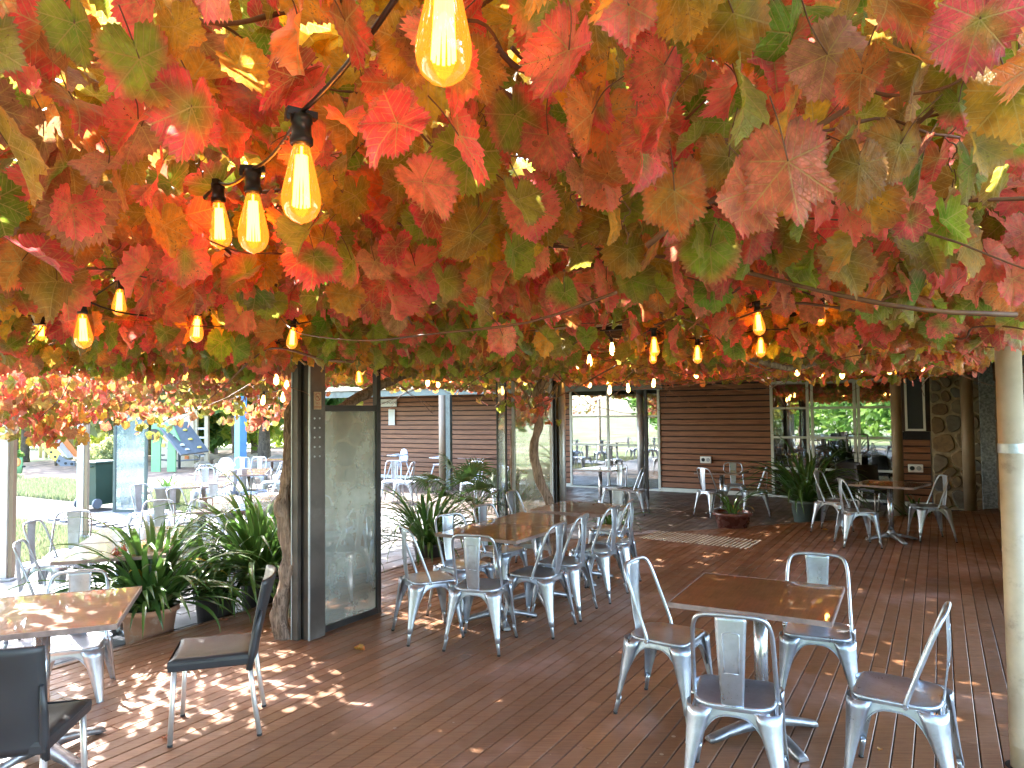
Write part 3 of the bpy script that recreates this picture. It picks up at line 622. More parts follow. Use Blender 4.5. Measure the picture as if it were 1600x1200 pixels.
# ------------------------------------------------------------------ pergola beams and purlins
def beam(name, label, u0, u1, v0, v1, z0, z1, mat, cat='beam', extra=None):
    t = thing(name, label, cat, W((u0+u1)/2, (v0+v1)/2, z0)); mb = MB(); ubox(mb, u0, u1, v0, v1, z0, z1); o = mb.build('web', M[mat], t); o.matrix_parent_inverse = Matrix.Translation(-t.location)
    if extra:
        for (a, b, c, d, e, f, mt, nm) in extra: mb = MB(); ubox(mb, a, b, c, d, e, f); o = mb.build(nm, M[mt], t); o.matrix_parent_inverse = Matrix.Translation(-t.location)
    return t
beam('pergola_beam', 'black steel beam running from the near post to the middle post', -2.5, 13.9, -4.36, -4.28, 2.27, 2.42, 'iron')
beam('pergola_beam', 'dark beam along the cream pipe side of the pergola', -2.5, 13.5, .30, .38, 2.52, 2.66, 'timber')
beam('pergola_beam', 'dark beam at the lawn side carrying the hanging vine', -2.5, 13.9, -8.96, -8.88, 2.30, 2.44, 'iron2')
beam('timber_rafter', 'broad dark timber rafter above the second string of lamps', 4.25, 4.33, -.9, .50, 2.53, 2.74, 'timber')
for u, a, b, lab in ((5.05, -4.2, .3, 'white topped steel purlin above the joined tables'), (9.6, -4.2, .3, 'white topped steel purlin before the board wall'), (12.6, -4.2, .3, 'far white topped steel purlin near the double doors')):
    beam('steel_purlin', lab, u, u+.04, a, b, 2.375, 2.405, 'iron', 'beam', [(u-.01, u+.05, a, b, 2.406, 2.425, 'white', 'white_flange')])
for u in (3.0, 7.3, 11.2): beam('timber_rafter', 'dark timber rafter hidden in leaves %s' % {1.0: 'above the nearest lamps', 3.0: 'before the near post', 7.3: 'over the joined tables', 11.2: 'over the far strap plant'}[u], u, u+.06, -8.8, .28, 2.56, 2.70, 'timber')
# signs on the far wall
def wall_sign(name, label, px, py, wd, ht, fill='paper'):
    q = PD(px, py, 1); d = (q-Vector((0, 0, HC))); k = (U_W-.04)/(d.x*SU+d.y*CU); c = Vector((0, 0, HC))+d*k
    t = thing(name, label, 'sign', c, R(DU)); mb = MB(); mb.box((0, 0, 0), (.008, wd, ht)); mb.build('board', M[fill], t); return t
Mw = Matrix(((0, 0, -1, 0), (-1, 0, 0, 0), (0, 1, 0, 0), (0, 0, 0, 1)))
def wtext(t, s, size, y, z, mat='ink'):
    o = text(t, s, size, (0, 0, 0), mat); o.matrix_local = Matrix.Translation((-.007, y, z)) @ Mw
t = wall_sign('no_smoking_notice', 'pale NO SMOKING notice high on the board wall behind leaves', 607, 629.5, .62, .22, 'paper'); wtext(t, 'NO SMOKING', .098, -.05, .0); pass
mb = MB(); ring(mb, .06, .014, (0, 0), 0); mb.box((0, 0, 0), (.12, .014, .001), Matrix.Rotation(R(-45), 3, 'Z')); o = mb.build('ban_ring', M['signred'], t); o.matrix_local = Matrix.Translation((-.006, .40, 0)) @ Mw
mb = MB(); mb.box((0, .40, 0), (.007, .17, .22)); mb.build('board', M['signcream'], t)
t = wall_sign('paper_notice', 'plain white paper notice on the board wall below the sign', 612, 652, .24, .46)
for k in range(11): mb = MB(); mb.box((-.0045, random.uniform(-.01, .01), .17-k*.033), (.001, .18*random.uniform(.7, 1), .007)); mb.build('text_line', M['palegreen'], t)
# ------------------------------------------------------------------ pressed steel chair (local +Y is the way the sitter faces)
def make_chair():
    t = thing('metal_chair', 'x', 'chair')
    # seat pan: rounded square, slightly dished with a rolled rim
    def rr(hw, r, z, n=5, taper=.012):
        out = []
        for cx, cy_, a0 in ((hw-r, hw-r, 0), (-hw+r, hw-r, 90), (-hw+r, -hw+r, 180), (hw-r, -hw+r, 270)):
            rr_ = r if cy_ > 0 else r*1.9; c2 = (math.copysign(hw-rr_, cx), math.copysign(hw-rr_, cy_))
            for k in range(n+1): a = R(a0+90*k/n); out.append(((c2[0]+rr_*math.cos(a))*(1-taper*(1 if cy_ < 0 else 0)), c2[1]+rr_*math.sin(a), z))
        return out
    mb = MB(); rings = [rr(.177, .05, .425), rr(.181, .052, .440), rr(.180, .052, .449), rr(.170, .047, .452), rr(.160, .042, .447), rr(.10, .03, .440), rr(.03, .01, .438)]
    mb.loft(rings, False, True); mb.build('seat', M['steel'], t)
    # four pressed legs: channel section, tapering, splayed
    for sx, sy in ((1, 1), (-1, 1), (1, -1), (-1, -1)):
        top = Vector((sx*.158, sy*.158, .435)); bot = Vector((sx*.205, sy*(.200 if sy > 0 else .225), .085)); grid = []
        for i in range(9):
            k = i/8; c = top.lerp(bot, k); wd = .052*(1-k)**1.5+.020+.006*(1-k); row = []
            c = c - Vector((sx, sy, 0))*(wd*.40)
            for j in range(9):
                a = (j/8)*R(150)-R(30)
                row.append(c+Vector((sx*math.cos(a), sy*math.sin(a), 0))*wd*(1.0+(.0 if j not in (4,) else -.12*(k > .15))))
            grid.append(row if sx*sy < 0 else row[::-1])
        mb = MB(); mb.sheet(grid); l = mb.build('leg', M['steel'], t, solid=.0025)
        f0 = bot-Vector((sx, sy, 0))*.006; f1 = Vector((sx*.213, sy*(.207 if sy > 0 else .236), .012))
        mb = MB(); mb.tube([f0+(f0-f1)*.25, f0, f1], [.012, .0135, .0115], 10); mb.build('foot', M['steel'], l)
        mb = MB(); mb.tube([f1, f1-Vector((0, 0, .012))], .0125, 10); mb.build('rubber_tip', M['black'], l)
    # aprons with their arches, following the splay of the legs
    for a in range(4):
        ang = a*math.pi/2; rear = a == 2; grid = []
        Rz = Matrix.Rotation(ang, 3, 'Z')
        for i in range(7):
            k = i/6; row = []
            for j in range(21):
                s = -1+2*j/20; x = s*(.150); ztop = .437; arch = .405-.165*abs(s)**3.2
                z = ztop+(arch-ztop)*k; splay = (.437-z)*.118
                x2 = x*(1+(.437-z)*.50); row.append(Rz @ Vector((x2, .1785+splay-.004, z)))
            grid.append(row)
        mb = MB(); mb.sheet(grid); mb.build('apron', M['steel'], t, solid=.002)
        mb = MB(); pts = [Rz @ Vector(((-1+2*j/20)*.150*(1+(.437-(.405-.165*abs(-1+2*j/20)**3.2))*.50), .1765+(.437-(.405-.165*abs(-1+2*j/20)**3.2))*.118, .405-.165*abs(-1+2*j/20)**3.2)) for j in range(21)]
        mb.tube(pts, .0032, 6); mb.build('rolled_edge', M['steel'], t)
    # back hoop
    half = [(.180, -.045, .432), (.181, -.052, .47), (.178, -.085, .56), (.174, -.130, .68), (.168, -.165, .77), (.150, -.188, .825), (.115, -.200, .845), (.06, -.205, .850), (0, -.206, .851)]
    pts = cr([Vector(p) for p in half], 4); pts = pts+[Vector((-p.x, p.y, p.z)) for p in reversed(pts[:-1])]
    mb = MB(); mb.tube(pts, .0105, 10); b = mb.build('back_frame', M['steel'], t)
    for s in (-1, 1):
        mb = MB(); mb.tube([(s*.172, -.046, .437), (s*.196, -.046, .437)], .011, 8); mb.build('bolt', M['chrome'], b)
    # splat with its stamped panel
    def sp(x, z, off=0):
        k = (z-.44)/.41; y = -.178-.028*k-.022*math.sin(k*math.pi)*.6+(x*x)*1.6
        return Vector((x, y+off, z))
    grid = []
    for i in range(17):
        z = .44+.41*i/16; hw = .047+.022*(i/16); grid.append([sp(hw*(j/4-1), z) for j in range(9)])
    mb = MB(); mb.sheet(grid); s_ = mb.build('back_panel', M['steel'], t, solid=.0025)
    def emb(s): return cr([sp(s*.0+xx, zz, -.0022) for xx, zz in ((-.030, .60), (-.033, .68), (-.036, .755), (-.030, .772), (0, .775), (.030, .772), (.036, .755), (.033, .68), (.030, .60))], 3)
    mb = MB(); mb.tube(emb(0), .0032, 6); mb.tube([sp(x, .597, -.0018) for x in (-.03, 0, .03)], .0028, 6); mb.build('stamped_rib', M['steel'], s_)
    for z in (.46,): mb = MB(); mb.tube([sp(-.047, z-.012, -.004), sp(.047, z-.012, -.004)], .004, 6); mb.build('fold', M['steel'], s_)
    return t
CH0 = make_chair(); used0 = [False]
def chair(px, py, head, label, group, zf=0.0, uv=None, src=None):
    src = src or CH0; p = W(*uv, zf) if uv else P(px, py, zf+.45); p.z = zf; rz = R(head-90)
    if not used0[0]:
        used0[0] = True; o = src; o.location = p; o.rotation_euler = (0, 0, rz); o['label'] = label; o['group'] = group; return o
    return copy_tree(src, p, rz, label, group)
G1 = 'steel chairs around the table by the cream pipe'; G2 = 'steel chairs along the joined tables'; G3 = 'steel chairs by the far tables'; G4 = 'steel chairs on the outdoor terrace'
NU, NV = DU+180, DV+180
chair(1042, 988, DV-4, 'steel chair at the bulb-lit table end that faces away from the joined tables', G1)
chair(1150, 1080, DU+9, 'steel chair with its back to the viewer at the bulb-lit table', G1)
chair(0, 0, NU+6, 'steel chair behind the bulb-lit table, mostly hidden by the tabletop', G1, uv=(4.60, -.66))
chair(1405, 1076, NV-4, 'steel chair standing apart, turned sideways beside the big cream pipe', G1)
chair(752, 912, DU+14, 'steel chair at the near end of the joined tables with stamped back panel showing', G2)
chair(670, 901, 25, 'steel chair at the near corner of the joined tables beside the black screen post', G2)
chair(724, 880, DV-14, 'second steel chair on the plant side of the joined tables, before the strap plant', G2)
chair(781, 857, DV-4, 'third steel chair on the plant side of the joined tables', G2)
chair(0, 0, DV+8, 'steel chair seen nearly edge on by the palm at the joined tables', G2, uv=(7.0, -4.02))
chair(840, 893, NV+2, 'steel chair on the open side of the joined tables, closest to the viewer', G2)
chair(879, 875, NV+6, 'steel chair on the open side of the joined tables, second in its row', G2)
chair(930, 856, NV, 'steel chair on the open side of the joined tables, third in its row', G2)
chair(957, 843, NV+10, 'steel chair on the open side of the joined tables, last in its row', G2)
chair(0, 0, NU, 'steel chair at the far end of the joined tables facing the viewer', G2, uv=(7.45, -3.2))
chair(1340, 797, DV+22, 'steel chair beside the large strap plant at the table before the stone wall', G3)
chair(0, 0, DV-12, 'steel chair half hidden behind another at the table before the stone wall', G3, uv=(11.1, -1.35))
chair(1452, 790, NV+22, 'steel chair before the stone wall with hoop back toward the pipe post', G3)
ZV = ZL
chair(1112, 766, DV-2+60, 'steel chair below the power point at the small far table', G3, ZV)
chair(1147, 757, NU+18, 'steel chair against the board wall behind the small far table', G3, ZV)
chair(1180, 765, NV+12, 'steel chair turned sideways beside the glazed red-brown pot', G3, ZV)
chair(962, 760, NU, 'steel chair behind the table at the zinc post doors', G3, ZV)
chair(990, 764, NV+8, 'steel chair turned sideways against the zinc verandah post', G3, ZV)
chair(632, 752, NV+25, 'dark backed steel chair on the verandah under the white paper notice', G3, ZV)
chair(613, 750, NU+30, 'pale steel chair in front of the white high chair under the notice', G3, ZV)
chair(738, 752, NV+95, 'steel chair seen through palm leaves on the verandah by the steel channel', G3, ZV)
chair(775, 762, NV+70, 'steel chair half covered by the palm on the verandah', G3, ZV)
# terrace chairs (outside, in the sun)
for px, py, h, lab in (
    (112, 1003, 290, 'steel chair with stamped panel behind the bleached wooden table'),
    (72, 920, 20, 'sunlit steel chair between the bleached table and the long terrace table'),
    (82, 878, 5, 'steel chair with narrow hoop at the end of the long terrace table'),
    (108, 862, 290, 'steel chair with wide hoop next to the white pole with beige strip'),
    (245, 838, 290, 'bright steel chair with stamped panel behind the long terrace table'),
    (232, 800, -20, 'dark backed steel chair beside the green framed glass screen'),
    (300, 828, 150, 'steel chair tilted against the middle terrace table, back to the lawn'),
    (290, 808, -10, 'steel chair in front of the grey concrete pot on the terrace'),
    (330, 800, 285, 'dark backed steel chair behind the middle terrace table'),
    (318, 765, 285, 'small dark backed steel chair behind the third terrace table'),
    (330, 757, -30, 'pale steel chair beside the white high chair on the terrace'),
    (352, 768, 170, 'steel chair with dark seat between the third terrace table and the blue post'),
    (420, 772, 200, 'steel chair with dark panel beside the gnarled vine trunk'),
    (395, 766, -20, 'blue tinted steel chair in front of the far terrace tables'),
    (376, 742, 280, 'dark backed steel chair just beyond the blue post'),
    (402, 741, 275, 'dark backed steel chair at the far terrace table near the tree trunk'),
    (425, 752, 190, 'steel chair at the far terrace table against the tree trunk'),
    (440, 742, 200, 'most distant steel chair at the garden edge of the terrace'),
    (300, 875, 120, 'steel chair tucked among the strap plants, its hoop rising above the leaves')):
    chair(px, py, h, lab, G4, ZL)
# ------------------------------------------------------------------ pedestal tables
def make_table(lx, ly, name='cafe_table'):
    t = thing(name, 'x', 'table'); H = .75
    mb = MB(); n = MB.bbox; mb.bbox((0, 0, H-.0125), (lx, ly, .021), .004); mb.build('tabletop', M['table'], t)
    mb = MB(); w_ = .006
    for c, d in (((0, ly/2+w_/2, H-.014), (lx+2*w_, w_, .026)), ((0, -ly/2-w_/2, H-.014), (lx+2*w_, w_, .026)), ((lx/2+w_/2, 0, H-.014), (w_, ly-.001, .026)), ((-lx/2-w_/2, 0, H-.014), (w_, ly-.001, .026))): mb.box(c, d)
    mb.build('edge_band', M['tabledge'], t)
    mb = MB(); mb.lathe([(.036, .09), (.036, H-.05)], 24); mb.build('column', M['chrome'], t)
    mb = MB(); mb.box((0, 0, H-.035), (.30, .05, .02)); mb.box((0, 0, H-.0355), (.05, .30, .019)); mb.build('top_bracket', M['cast'], t)
    hub = MB(); hub.lathe([(.048, .055), (.055, .075), (.055, .10), (.042, .125), (.037, .14)], 20); hub.build('hub', M['cast'], t)
    for a in range(4):
        A = Matrix.Rotation(R(45+90*a), 3, 'Z'); rings = []
        for x, w2, z0, z1 in ((.03, .040, .045, .105), (.12, .036, .042, .085), (.22, .034, .028, .062), (.30, .036, .012, .040), (.335, .030, .008, .030)):
            rings.append([A @ Vector((x, y, z)) for y, z in ((-w2, z0), (w2, z0), (w2*.75, z1-.006), (w2*.3, z1), (-w2*.3, z1), (-w2*.75, z1-.006))])
        mb = MB(); mb.loft(rings); l = mb.build('foot', M['cast'], t)
        mb = MB(); mb.lathe([(.018, 0), (.018, .012)], 10, tuple(A @ Vector((.31, 0, 0)))); mb.build('leveller', M['black'], l)
    return t
TB = {}
def table(lx, ly, loc, head, label, group='wooden topped pedestal tables'):
    k = (lx, ly)
    if k not in TB: TB[k] = make_table(lx, ly); o = TB[k]; o.location = loc; o.rotation_euler = (0, 0, R(head)); o['label'] = label; o['group'] = group
    else: o = copy_tree(TB[k], loc, R(head), label, group)
    return o
table(.76, .78, W(4.04, -.87), DU+2, 'square wooden table reflecting the lamps, beside the big cream pipe')
table(.69, .78, W(5.14, -3.25), DU, 'first of the joined wooden tables, closest to the viewer')
table(.69, .78, W(5.86, -3.25), DU, 'second of the joined wooden tables, between its neighbours')
table(.80, .80, W(6.80, -3.25), DU, 'last of the joined wooden tables, set a little apart by the vine stems')
table(.76, .78, W(10.77, -.60), DU-14, 'wooden table set cornerwise before the stone wall')
table(.76, .78, W(12.9, -5.75, ZL), DU, 'dark wooden table in front of the glass doors beside the zinc post')
table(.76, .78, W(13.15, -3.45, ZL), DU, 'small wooden table under the power point by the board wall')
table(.76, .78, W(14.3, -13.3, ZL), DU, 'dark wooden table on the verandah beside the near black screen post')
table(.76, .78, W(15.0, -10.0, ZL), DU, 'dark wooden table on the verandah behind the palm')
p5 = Vector((-2.44, 3.72, 0)); table(.80, .80, p5, 20, 'sun bleached wooden table beside the charcoal chairs')
def pair(cx, cy_, head, labs, z=.63, gap=.84):
    c = P(cx, cy_, z); c.z = ZL; d = Vector((math.cos(R(head)), math.sin(R(head)), 0))
    for k, l in enumerate(labs): table(.80, .80, c+d*gap*(k-.5), head, l)
pair(203, 845, 108, ('sunlit half of the long terrace table, next to the strap plant', 'shaded half of the long terrace table, next to the middle tables'))
pair(372, 785, 103, ('near half of the middle terrace tables mottled with sun', 'far half of the middle terrace tables mottled with sun'))
c = P(318, 757, .63); c.z = ZL; table(.76, .78, c, 100, 'small terrace table between the glass screen and the white high chair')
pair(385, 737, 105, ('far terrace table beside the blue post, its closer half', 'far terrace table beside the blue post, its rear half'))
c = P(425, 718, .63); c.z = ZL; table(.76, .78, c, 100, 'most distant terrace table at the edge of the garden')
# ------------------------------------------------------------------ charcoal resin chairs with aluminium legs
def make_resin():
    t = thing('resin_chair', 'x', 'chair')
    # seat: broad thin shell with turned down rim
    grid = []
    for i in range(13):
        y = .215-.43*i/12; row = []
        for j in range(15):
            x = -.215+.43*j/14; e = max(abs(x)/.215, abs(y)/.215); z = .452-.018*(1-min(1, (x/.2)**2))*(1-.5*min(1, (y/.2)**2))-(.012 if e > .93 else 0); row.append((x*(1-.04*(y < 0)), y, z))
        grid.append(row)
    mb = MB(); mb.sheet(grid); mb.build('seat', M['resin'], t, solid=.006)
    mb = MB()
    q = [(-.215, .215), (.215, .215), (.206, -.215), (-.206, -.215)]; ring_ = []
    for a, b in zip(q, q[1:]+q[:1]):
        for k in range(5): ring_.append((a[0]+(b[0]-a[0])*k/5, a[1]+(b[1]-a[1])*k/5))
    mb.loft([[(x, y, .444) for x, y in ring_], [(x*1.012, y*1.012, .425) for x, y in ring_], [(x*1.0, y*1.0, .385+.012*(abs(x)/.215)) for x, y in ring_], [(x*.975, y*.975, .39) for x, y in ring_], [(x*.975, y*.975, .43) for x, y in ring_]], False, False, False)
    mb.build('seat_rim', M['resin'], t)
    grid = []
    for i in range(17):
        k = i/16; z = .40+.44*k; row = []
        for j in range(17):
            s = -1+j/8; hw = .205+.012*k; y = -.205-.075*k**1.3-.040*(1-s*s)*(.35+.65*k)+.018*abs(s)**6; row.append((hw*s, y, z+(.010*(1-s*s) if i == 16 else 0)))
        grid.append(row)
    mb = MB(); mb.sheet(grid); b = mb.build('backrest', M['resin'], t, solid=.012)
    for s in (-1, 1):
        mb = MB(); mb.tube([(s*.196, -.19, .36), (s*.198, -.205, .45), (s*.203, -.225, .56), (s*.208, -.255, .68)], [.018, .019, .017, .008], 10); mb.build('back_rib', M['resin'], b)
        mb = MB(); mb.tube([(s*.190, .185, .42), (s*.195, .195, .2), (s*.200, .203, .012)], [.0135, .0135, .0135], 12); mb.build('leg', M['alu'], t)
        mb = MB(); mb.tube([(s*.192, -.19, .42), (s*.196, -.215, .2), (s*.200, -.245, .012)], .0135, 12); mb.build('leg', M['alu'], t)
        for y in (.203, -.245): mb = MB(); mb.tube([(s*.2, y, .013), (s*.2, y, 0)], .0145, 10); mb.build('foot_cap', M['black'], t)
    return t
rc = make_resin(); rc.location = (-2.14, 3.10, 0); rc.rotation_euler = (0, 0, R(100-90)); rc['label'] = 'charcoal resin chair with its broad back to the viewer at the bleached table'; rc['group'] = 'charcoal resin chairs with aluminium legs'
q = P(338, 1008, .45); q.z = 0; copy_tree(rc, q, R(196-90), 'charcoal resin chair seen from the side with shiny seat, before the vine trunk')
# white high chairs
def make_high():
    t = thing('high_chair', 'x', 'high chair')
    mb = MB(); mb.bbox((0, 0, .56), (.36, .34, .03), .012); mb.build('seat', M['whiteplastic'], t)
    mb = MB(); rings = []
    pts = [(x, z) for x, z in [(-.15, .58), (-.16, .72), (-.145, .82), (-.10, .885), (0, .91), (.10, .885), (.145, .82), (.16, .72), (.15, .58)]]
    mb.prism(pts, .025, Matrix.Translation((0, -.16, 0)) @ Matrix.Rotation(R(90), 4, 'X')); mb.build('backrest', M['whiteplastic'], t)
    mb = MB(); mb.bbox((0, .14, .735), (.44, .24, .025), .01); mb.build('tray', M['whiteplastic'], t)
    for s in (-1, 1): mb = MB(); mb.tube(cr([(s*.17, -.15, .56), (s*.18, -.15, .74), (s*.19, .02, .745), (s*.18, .16, .72)], 4), .016, 8); mb.build('arm', M['whiteplastic'], t)
    for sx in (-1, 1):
        for sy in (-1, 1): mb = MB(); mb.tube([(sx*.15, sy*.13, .56), (sx*.26, sy*.27, 0)], [.017, .013], 8); mb.build('leg', M['whiteplastic'], t)
    return t
hc = make_high(); g_ = 'white plastic high chairs'
hc.location = W(15.1, -12.7, ZL); hc.rotation_euler = (0, 0, R(225-90)); hc['label'] = 'white high chair on the verandah under the paper notice'; hc['group'] = g_
copy_tree(hc, W(14.75, -10.98, ZL), R(140), 'white high chair half hidden by the beige verandah post'); c = P(352, 742, .4); c.z = ZL; copy_tree(hc, c, R(200), 'white high chair out on the terrace before the blue post')
# black plastic chairs by the double doors
for u, v, h, lab in ((14.9, -1.55, 150, 'black low backed chair behind the cornerwise table at the double doors'), (14.3, -1.0, 190, 'black chair with pale legs against the beige pipe post by the doors')): copy_tree(rc, W(u, v, ZL), R(h), lab)
# ------------------------------------------------------------------ festoon lights
def bulb_parts():
    prof = [(.013, 0), (.0135, -.012), (.016, -.022), (.0215, -.045), (.027, -.070), (.0315, -.092), (.032, -.104), (.030, -.116), (.024, -.128), (.014, -.136), (.004, -.1395), (.0015, -.142)]
    g_ = MB(); g_.lathe(prof, 24, cap0=False, cap1=True); gm = g_.mesh('bulb', M['bulb'])
    f = MB()
    for k in range(12):
        a = 2*math.pi*k/12; r0, r1 = .0085, .0125; x0, y0 = r0*math.cos(a), r0*math.sin(a); x1, y1 = r1*math.cos(a+.25), r1*math.sin(a+.25)
        f.tube([(x0, y0, -.028), (x1, y1, -.112)], .0019, 5)
    f.tube([(0, 0, -.01), (0, 0, -.11)], .002, 5)
    fm = f.mesh('filament', M['filament'])
    cap = MB(); cap.lathe([(.0132, .003), (.0138, 0), (.0138, -.014), (.0128, -.016)], 16, cap0=False, cap1=False); cm = cap.mesh('brass_collar', simple('brass_collar', (.5, .28, .10), .3, .8, .1))
    h = MB(); h.lathe([(.010, .042), (.018, .040), (.018, .028), (.0155, .026), (.0165, .004), (.019, .002), (.019, -.008), (.0165, -.010)], 16); h.box((0, 0, .043), (.050, .016, .012)); h.box((.024, 0, .034), (.006, .012, .014)); hm = h.mesh('lamp_holder', M['black'])
    return gm, fm, cm, hm
BG, BF, BC, BH = bulb_parts()
fb = MB(); fb.lathe([(.012, 0), (.017, -.03), (.029, -.09), (.024, -.125), (.004, -.142)], 8, cap0=True, cap1=True); FB = fb.mesh('bulb', M['farbulb'])
BULBS = []
def string(label, bulbs, sag=.03, lead=None, far=False):
    BULBS.extend([] if far else bulbs); b0 = bulbs[0]; t = thing('festoon_string', label, 'string lights', b0)
    pts = []; al = ([lead[0]] if lead else [])+list(bulbs)+([lead[1]] if lead and len(lead) > 1 else [])
    for a, b in zip(al[:-1], al[1:]):
        n = 8
        for k in range(n): s = k/n; p = a.lerp(b, s); pts.append(Vector((p.x, p.y, p.z-sag*4*s*(1-s)))-b0)
    pts.append(al[-1]-b0)
    mb = MB(); mb.tube([p+Vector((0, 0, .046)) for p in pts], .0042 if not far else .006, 6); mb.build('cable', M['black'], t)
    for k, b in enumerate(bulbs):
        tl = (random.uniform(-.10, .10), random.uniform(-.10, .10), random.uniform(0, 6))
        h = link('lamp_holder', BH, t); h.location = b-b0; h.rotation_euler = tl
        if b.length > 7: o = link('bulb', FB, t); o.location = b-b0; o.rotation_euler = tl
        else:
            o = link('bulb', BG, t); o.location = b-b0; o.rotation_euler = tl
            f = link('filament', BF, o); c_ = link('brass_collar', BC, o)
    return t
def B(px, py, d): q = PD(px, py, d); return q
bulbTop = lambda px, py_mid, d: B(px, py_mid, d)+Vector((0, 0, .072))
string('closest string of amber filament bulbs hanging below the leaves', [bulbTop(695, 38, .78), bulbTop(471, 285, 1.16), bulbTop(395, 346, 1.52), bulbTop(341, 350, 1.95)], .02, (Vector((.10, .45, 2.42)), bulbTop(187, 470, 3.4)))
string('string of amber bulbs curving toward the lawn side beyond the nearest one', [bulbTop(187, 472, 3.4), bulbTop(65, 515, 4.3)], .05, (bulbTop(300, 440, 2.6), bulbTop(-60, 520, 5)))
string('pair of amber bulbs hanging low over the bleached table', [bulbTop(128, 516, 2.65), bulbTop(309, 513, 3.4), bulbTop(458, 528, 4.2)], .06, (bulbTop(10, 480, 2.2), bulbTop(520, 540, 5)))
string('string of amber bulbs along the pipe side with its cable against the timber rafter', [bulbTop(1285, 492, 4.4), bulbTop(1184, 505, 3.85), bulbTop(1090, 553, 5.0), bulbTop(1022, 541, 4.6), bulbTop(956, 545, 7.4)], .04, (bulbTop(1420, 430, 4.0), bulbTop(830, 540, 6.2)))
string('string of amber bulbs under the white topped purlin', [bulbTop(1189, 542, 4.6), bulbTop(1020, 556, 6.0), bulbTop(921, 563, 8.0)], .04, (bulbTop(1290, 520, 4.2), bulbTop(850, 560, 9.5)))
def row(label, pts, d0, d1, lead=None):
    n = len(pts); string(label, [bulbTop(x, y, d0+(d1-d0)*k/max(1, n-1)) for k, (x, y) in enumerate(pts)], .03, lead, True)
row('far string of tiny bulbs before the double glass doors', [(1244, 578), (1272, 560), (1283, 581), (1299, 574), (1316, 583), (1345, 573), (1367, 560), (1390, 577), (1440, 572)], 8.0, 9.4)
row('far string of tiny bulbs above the small table', [(1228, 562), (1131, 572), (1087, 582), (1045, 562)], 7.5, 9.0)
row('far string of tiny bulbs in front of the zinc post doors', [(890, 572), (902, 568), (920, 598), (950, 592), (953, 609), (981, 606), (1022, 598)], 9.0, 10.5)
row('far string of tiny bulbs under the gutter of the verandah', [(608, 592), (669, 596), (685, 598), (703, 590), (714, 583), (755, 593), (785, 610), (820, 600)], 9.4, 11.0)
row('string of small bulbs between the post and the lawn', [(433, 568), (433, 592), (447, 600), (443, 620), (412, 625)], 7.6, 9.5)
row('small bulbs glowing behind the leaves at the top of the near post', [(600, 508), (604, 525), (560, 590), (728, 497)], 5.4, 6.2)
# ------------------------------------------------------------------ strap leaved plants
def strap_mesh(L, wd, droop, fold, seed, mat='strap', n=12):
    r_ = random.Random(seed); mb = MB(); grid = []; p = Vector((0, 0, 0)); ang = R(82); lat = r_.uniform(-.12, .12)
    for i in range(n+1):
        k = i/n; w_ = wd*(.55+.45*math.sin(min(1, k*2.2)*math.pi/2))*(1-max(0, (k-.62)/.38)**1.7); w_ = max(w_, .0015)
        grid.append([p+Vector((0, -w_/2, fold*w_)), p, p+Vector((0, w_/2, fold*w_))])
        ang -= R(droop)*(k**1.2)*2.0/n; p = p+Vector((math.cos(ang), lat*k, math.sin(ang)))*(L/n)
    mb.sheet(grid); me = mb.mesh('leaf', M[mat]); return me
SM = [strap_mesh(L, wd, dr, .22, i) for i, (L, wd, dr) in enumerate([(.62, .030, 70), (.70, .034, 100), (.58, .033, 130), (.75, .035, 90), (.50, .030, 50), (.66, .036, 150), (.72, .032, 115), (.50, .034, 40)])]
SD = [strap_mesh(.5, .04, 150, .2, 50, 'strapdead'), strap_mesh(.42, .045, 110, .2, 51, 'strapdead')]
SN = [strap_mesh(L, .018, dr, .3, 60+i) for i, (L, dr) in enumerate([(.6, 70), (.7, 100), (.65, 130), (.5, 50)])]
def strap_plant(label, loc, n, s, pot=None, potc='terracotta', group=None, meshes=SM, spread=.10, dead=0, rndm=1, z0=.0, cat='potted plant', offs=None, uprt=1.0):
    rr = random.Random(rndm); t = thing('strap_leaf_plant', label, cat, loc, rr.uniform(0, 6), group)
    zt = z0
    if pot:
        r0, r1, h = pot; mb = MB(); mb.lathe([(r0, 0), (r1*.96, h*.86), (r1*1.06, h*.865), (r1*1.07, h), (r1*.96, h), (r1*.94, h*.9)], 28, cap1=False); mb.build('pot', M[potc], t)
        mb = MB(); mb.lathe([(r1*.945, h*.9), (r1*.3, h*.93)], 20, cap0=False); mb.build('soil', M['soil'], t); zt = h*.9
    for k in range(n):
        o = link('leaf', rr.choice(SD if k < dead else meshes), t); a = rr.uniform(0, 2*math.pi); q = rr.uniform(0, spread); o.location = (q*math.cos(a), q*math.sin(a), zt)
        tilt = rr.betavariate(1.4, 1.1)*R(72)*uprt; sc1 = s*rr.uniform(.72, 1.12)
        o.rotation_euler = Euler((rr.uniform(-.35, .35), tilt-R(8), a+rr.uniform(-.5, .5)), 'XYZ'); o.scale = (sc1, sc1**.3*rr.uniform(.85, 1.25), sc1)
    return t
GP = 'strap leaved plants in pots'
t = strap_plant('strap leaf plant in terracotta pot with pink flower heads beside the bleached table', W(3.55, -5.66, ZL), 250, 1.45, (.17, .215, .30), dead=5, rndm=2, spread=.13)
for k, (x, y) in enumerate(((-.20, -.12), (-.14, -.2))):
    fl = MB()
    for j in range(9):
        a = j*.7; c = Vector((.028*math.cos(a), .028*math.sin(a), -.02*(j % 3)))
        fl.loft([[c+Vector((r_*math.cos(b), r_*math.sin(b), z)) for b in (0, 1.57, 3.14, 4.71)] for r_, z in ((.004, .02), (.013, -.01), (.010, -.05), (.002, -.065))])
    o = fl.build('flower_head', M['flower'], t); o.location = (x, y, .78); o.rotation_euler = (.2*k, .2, k)
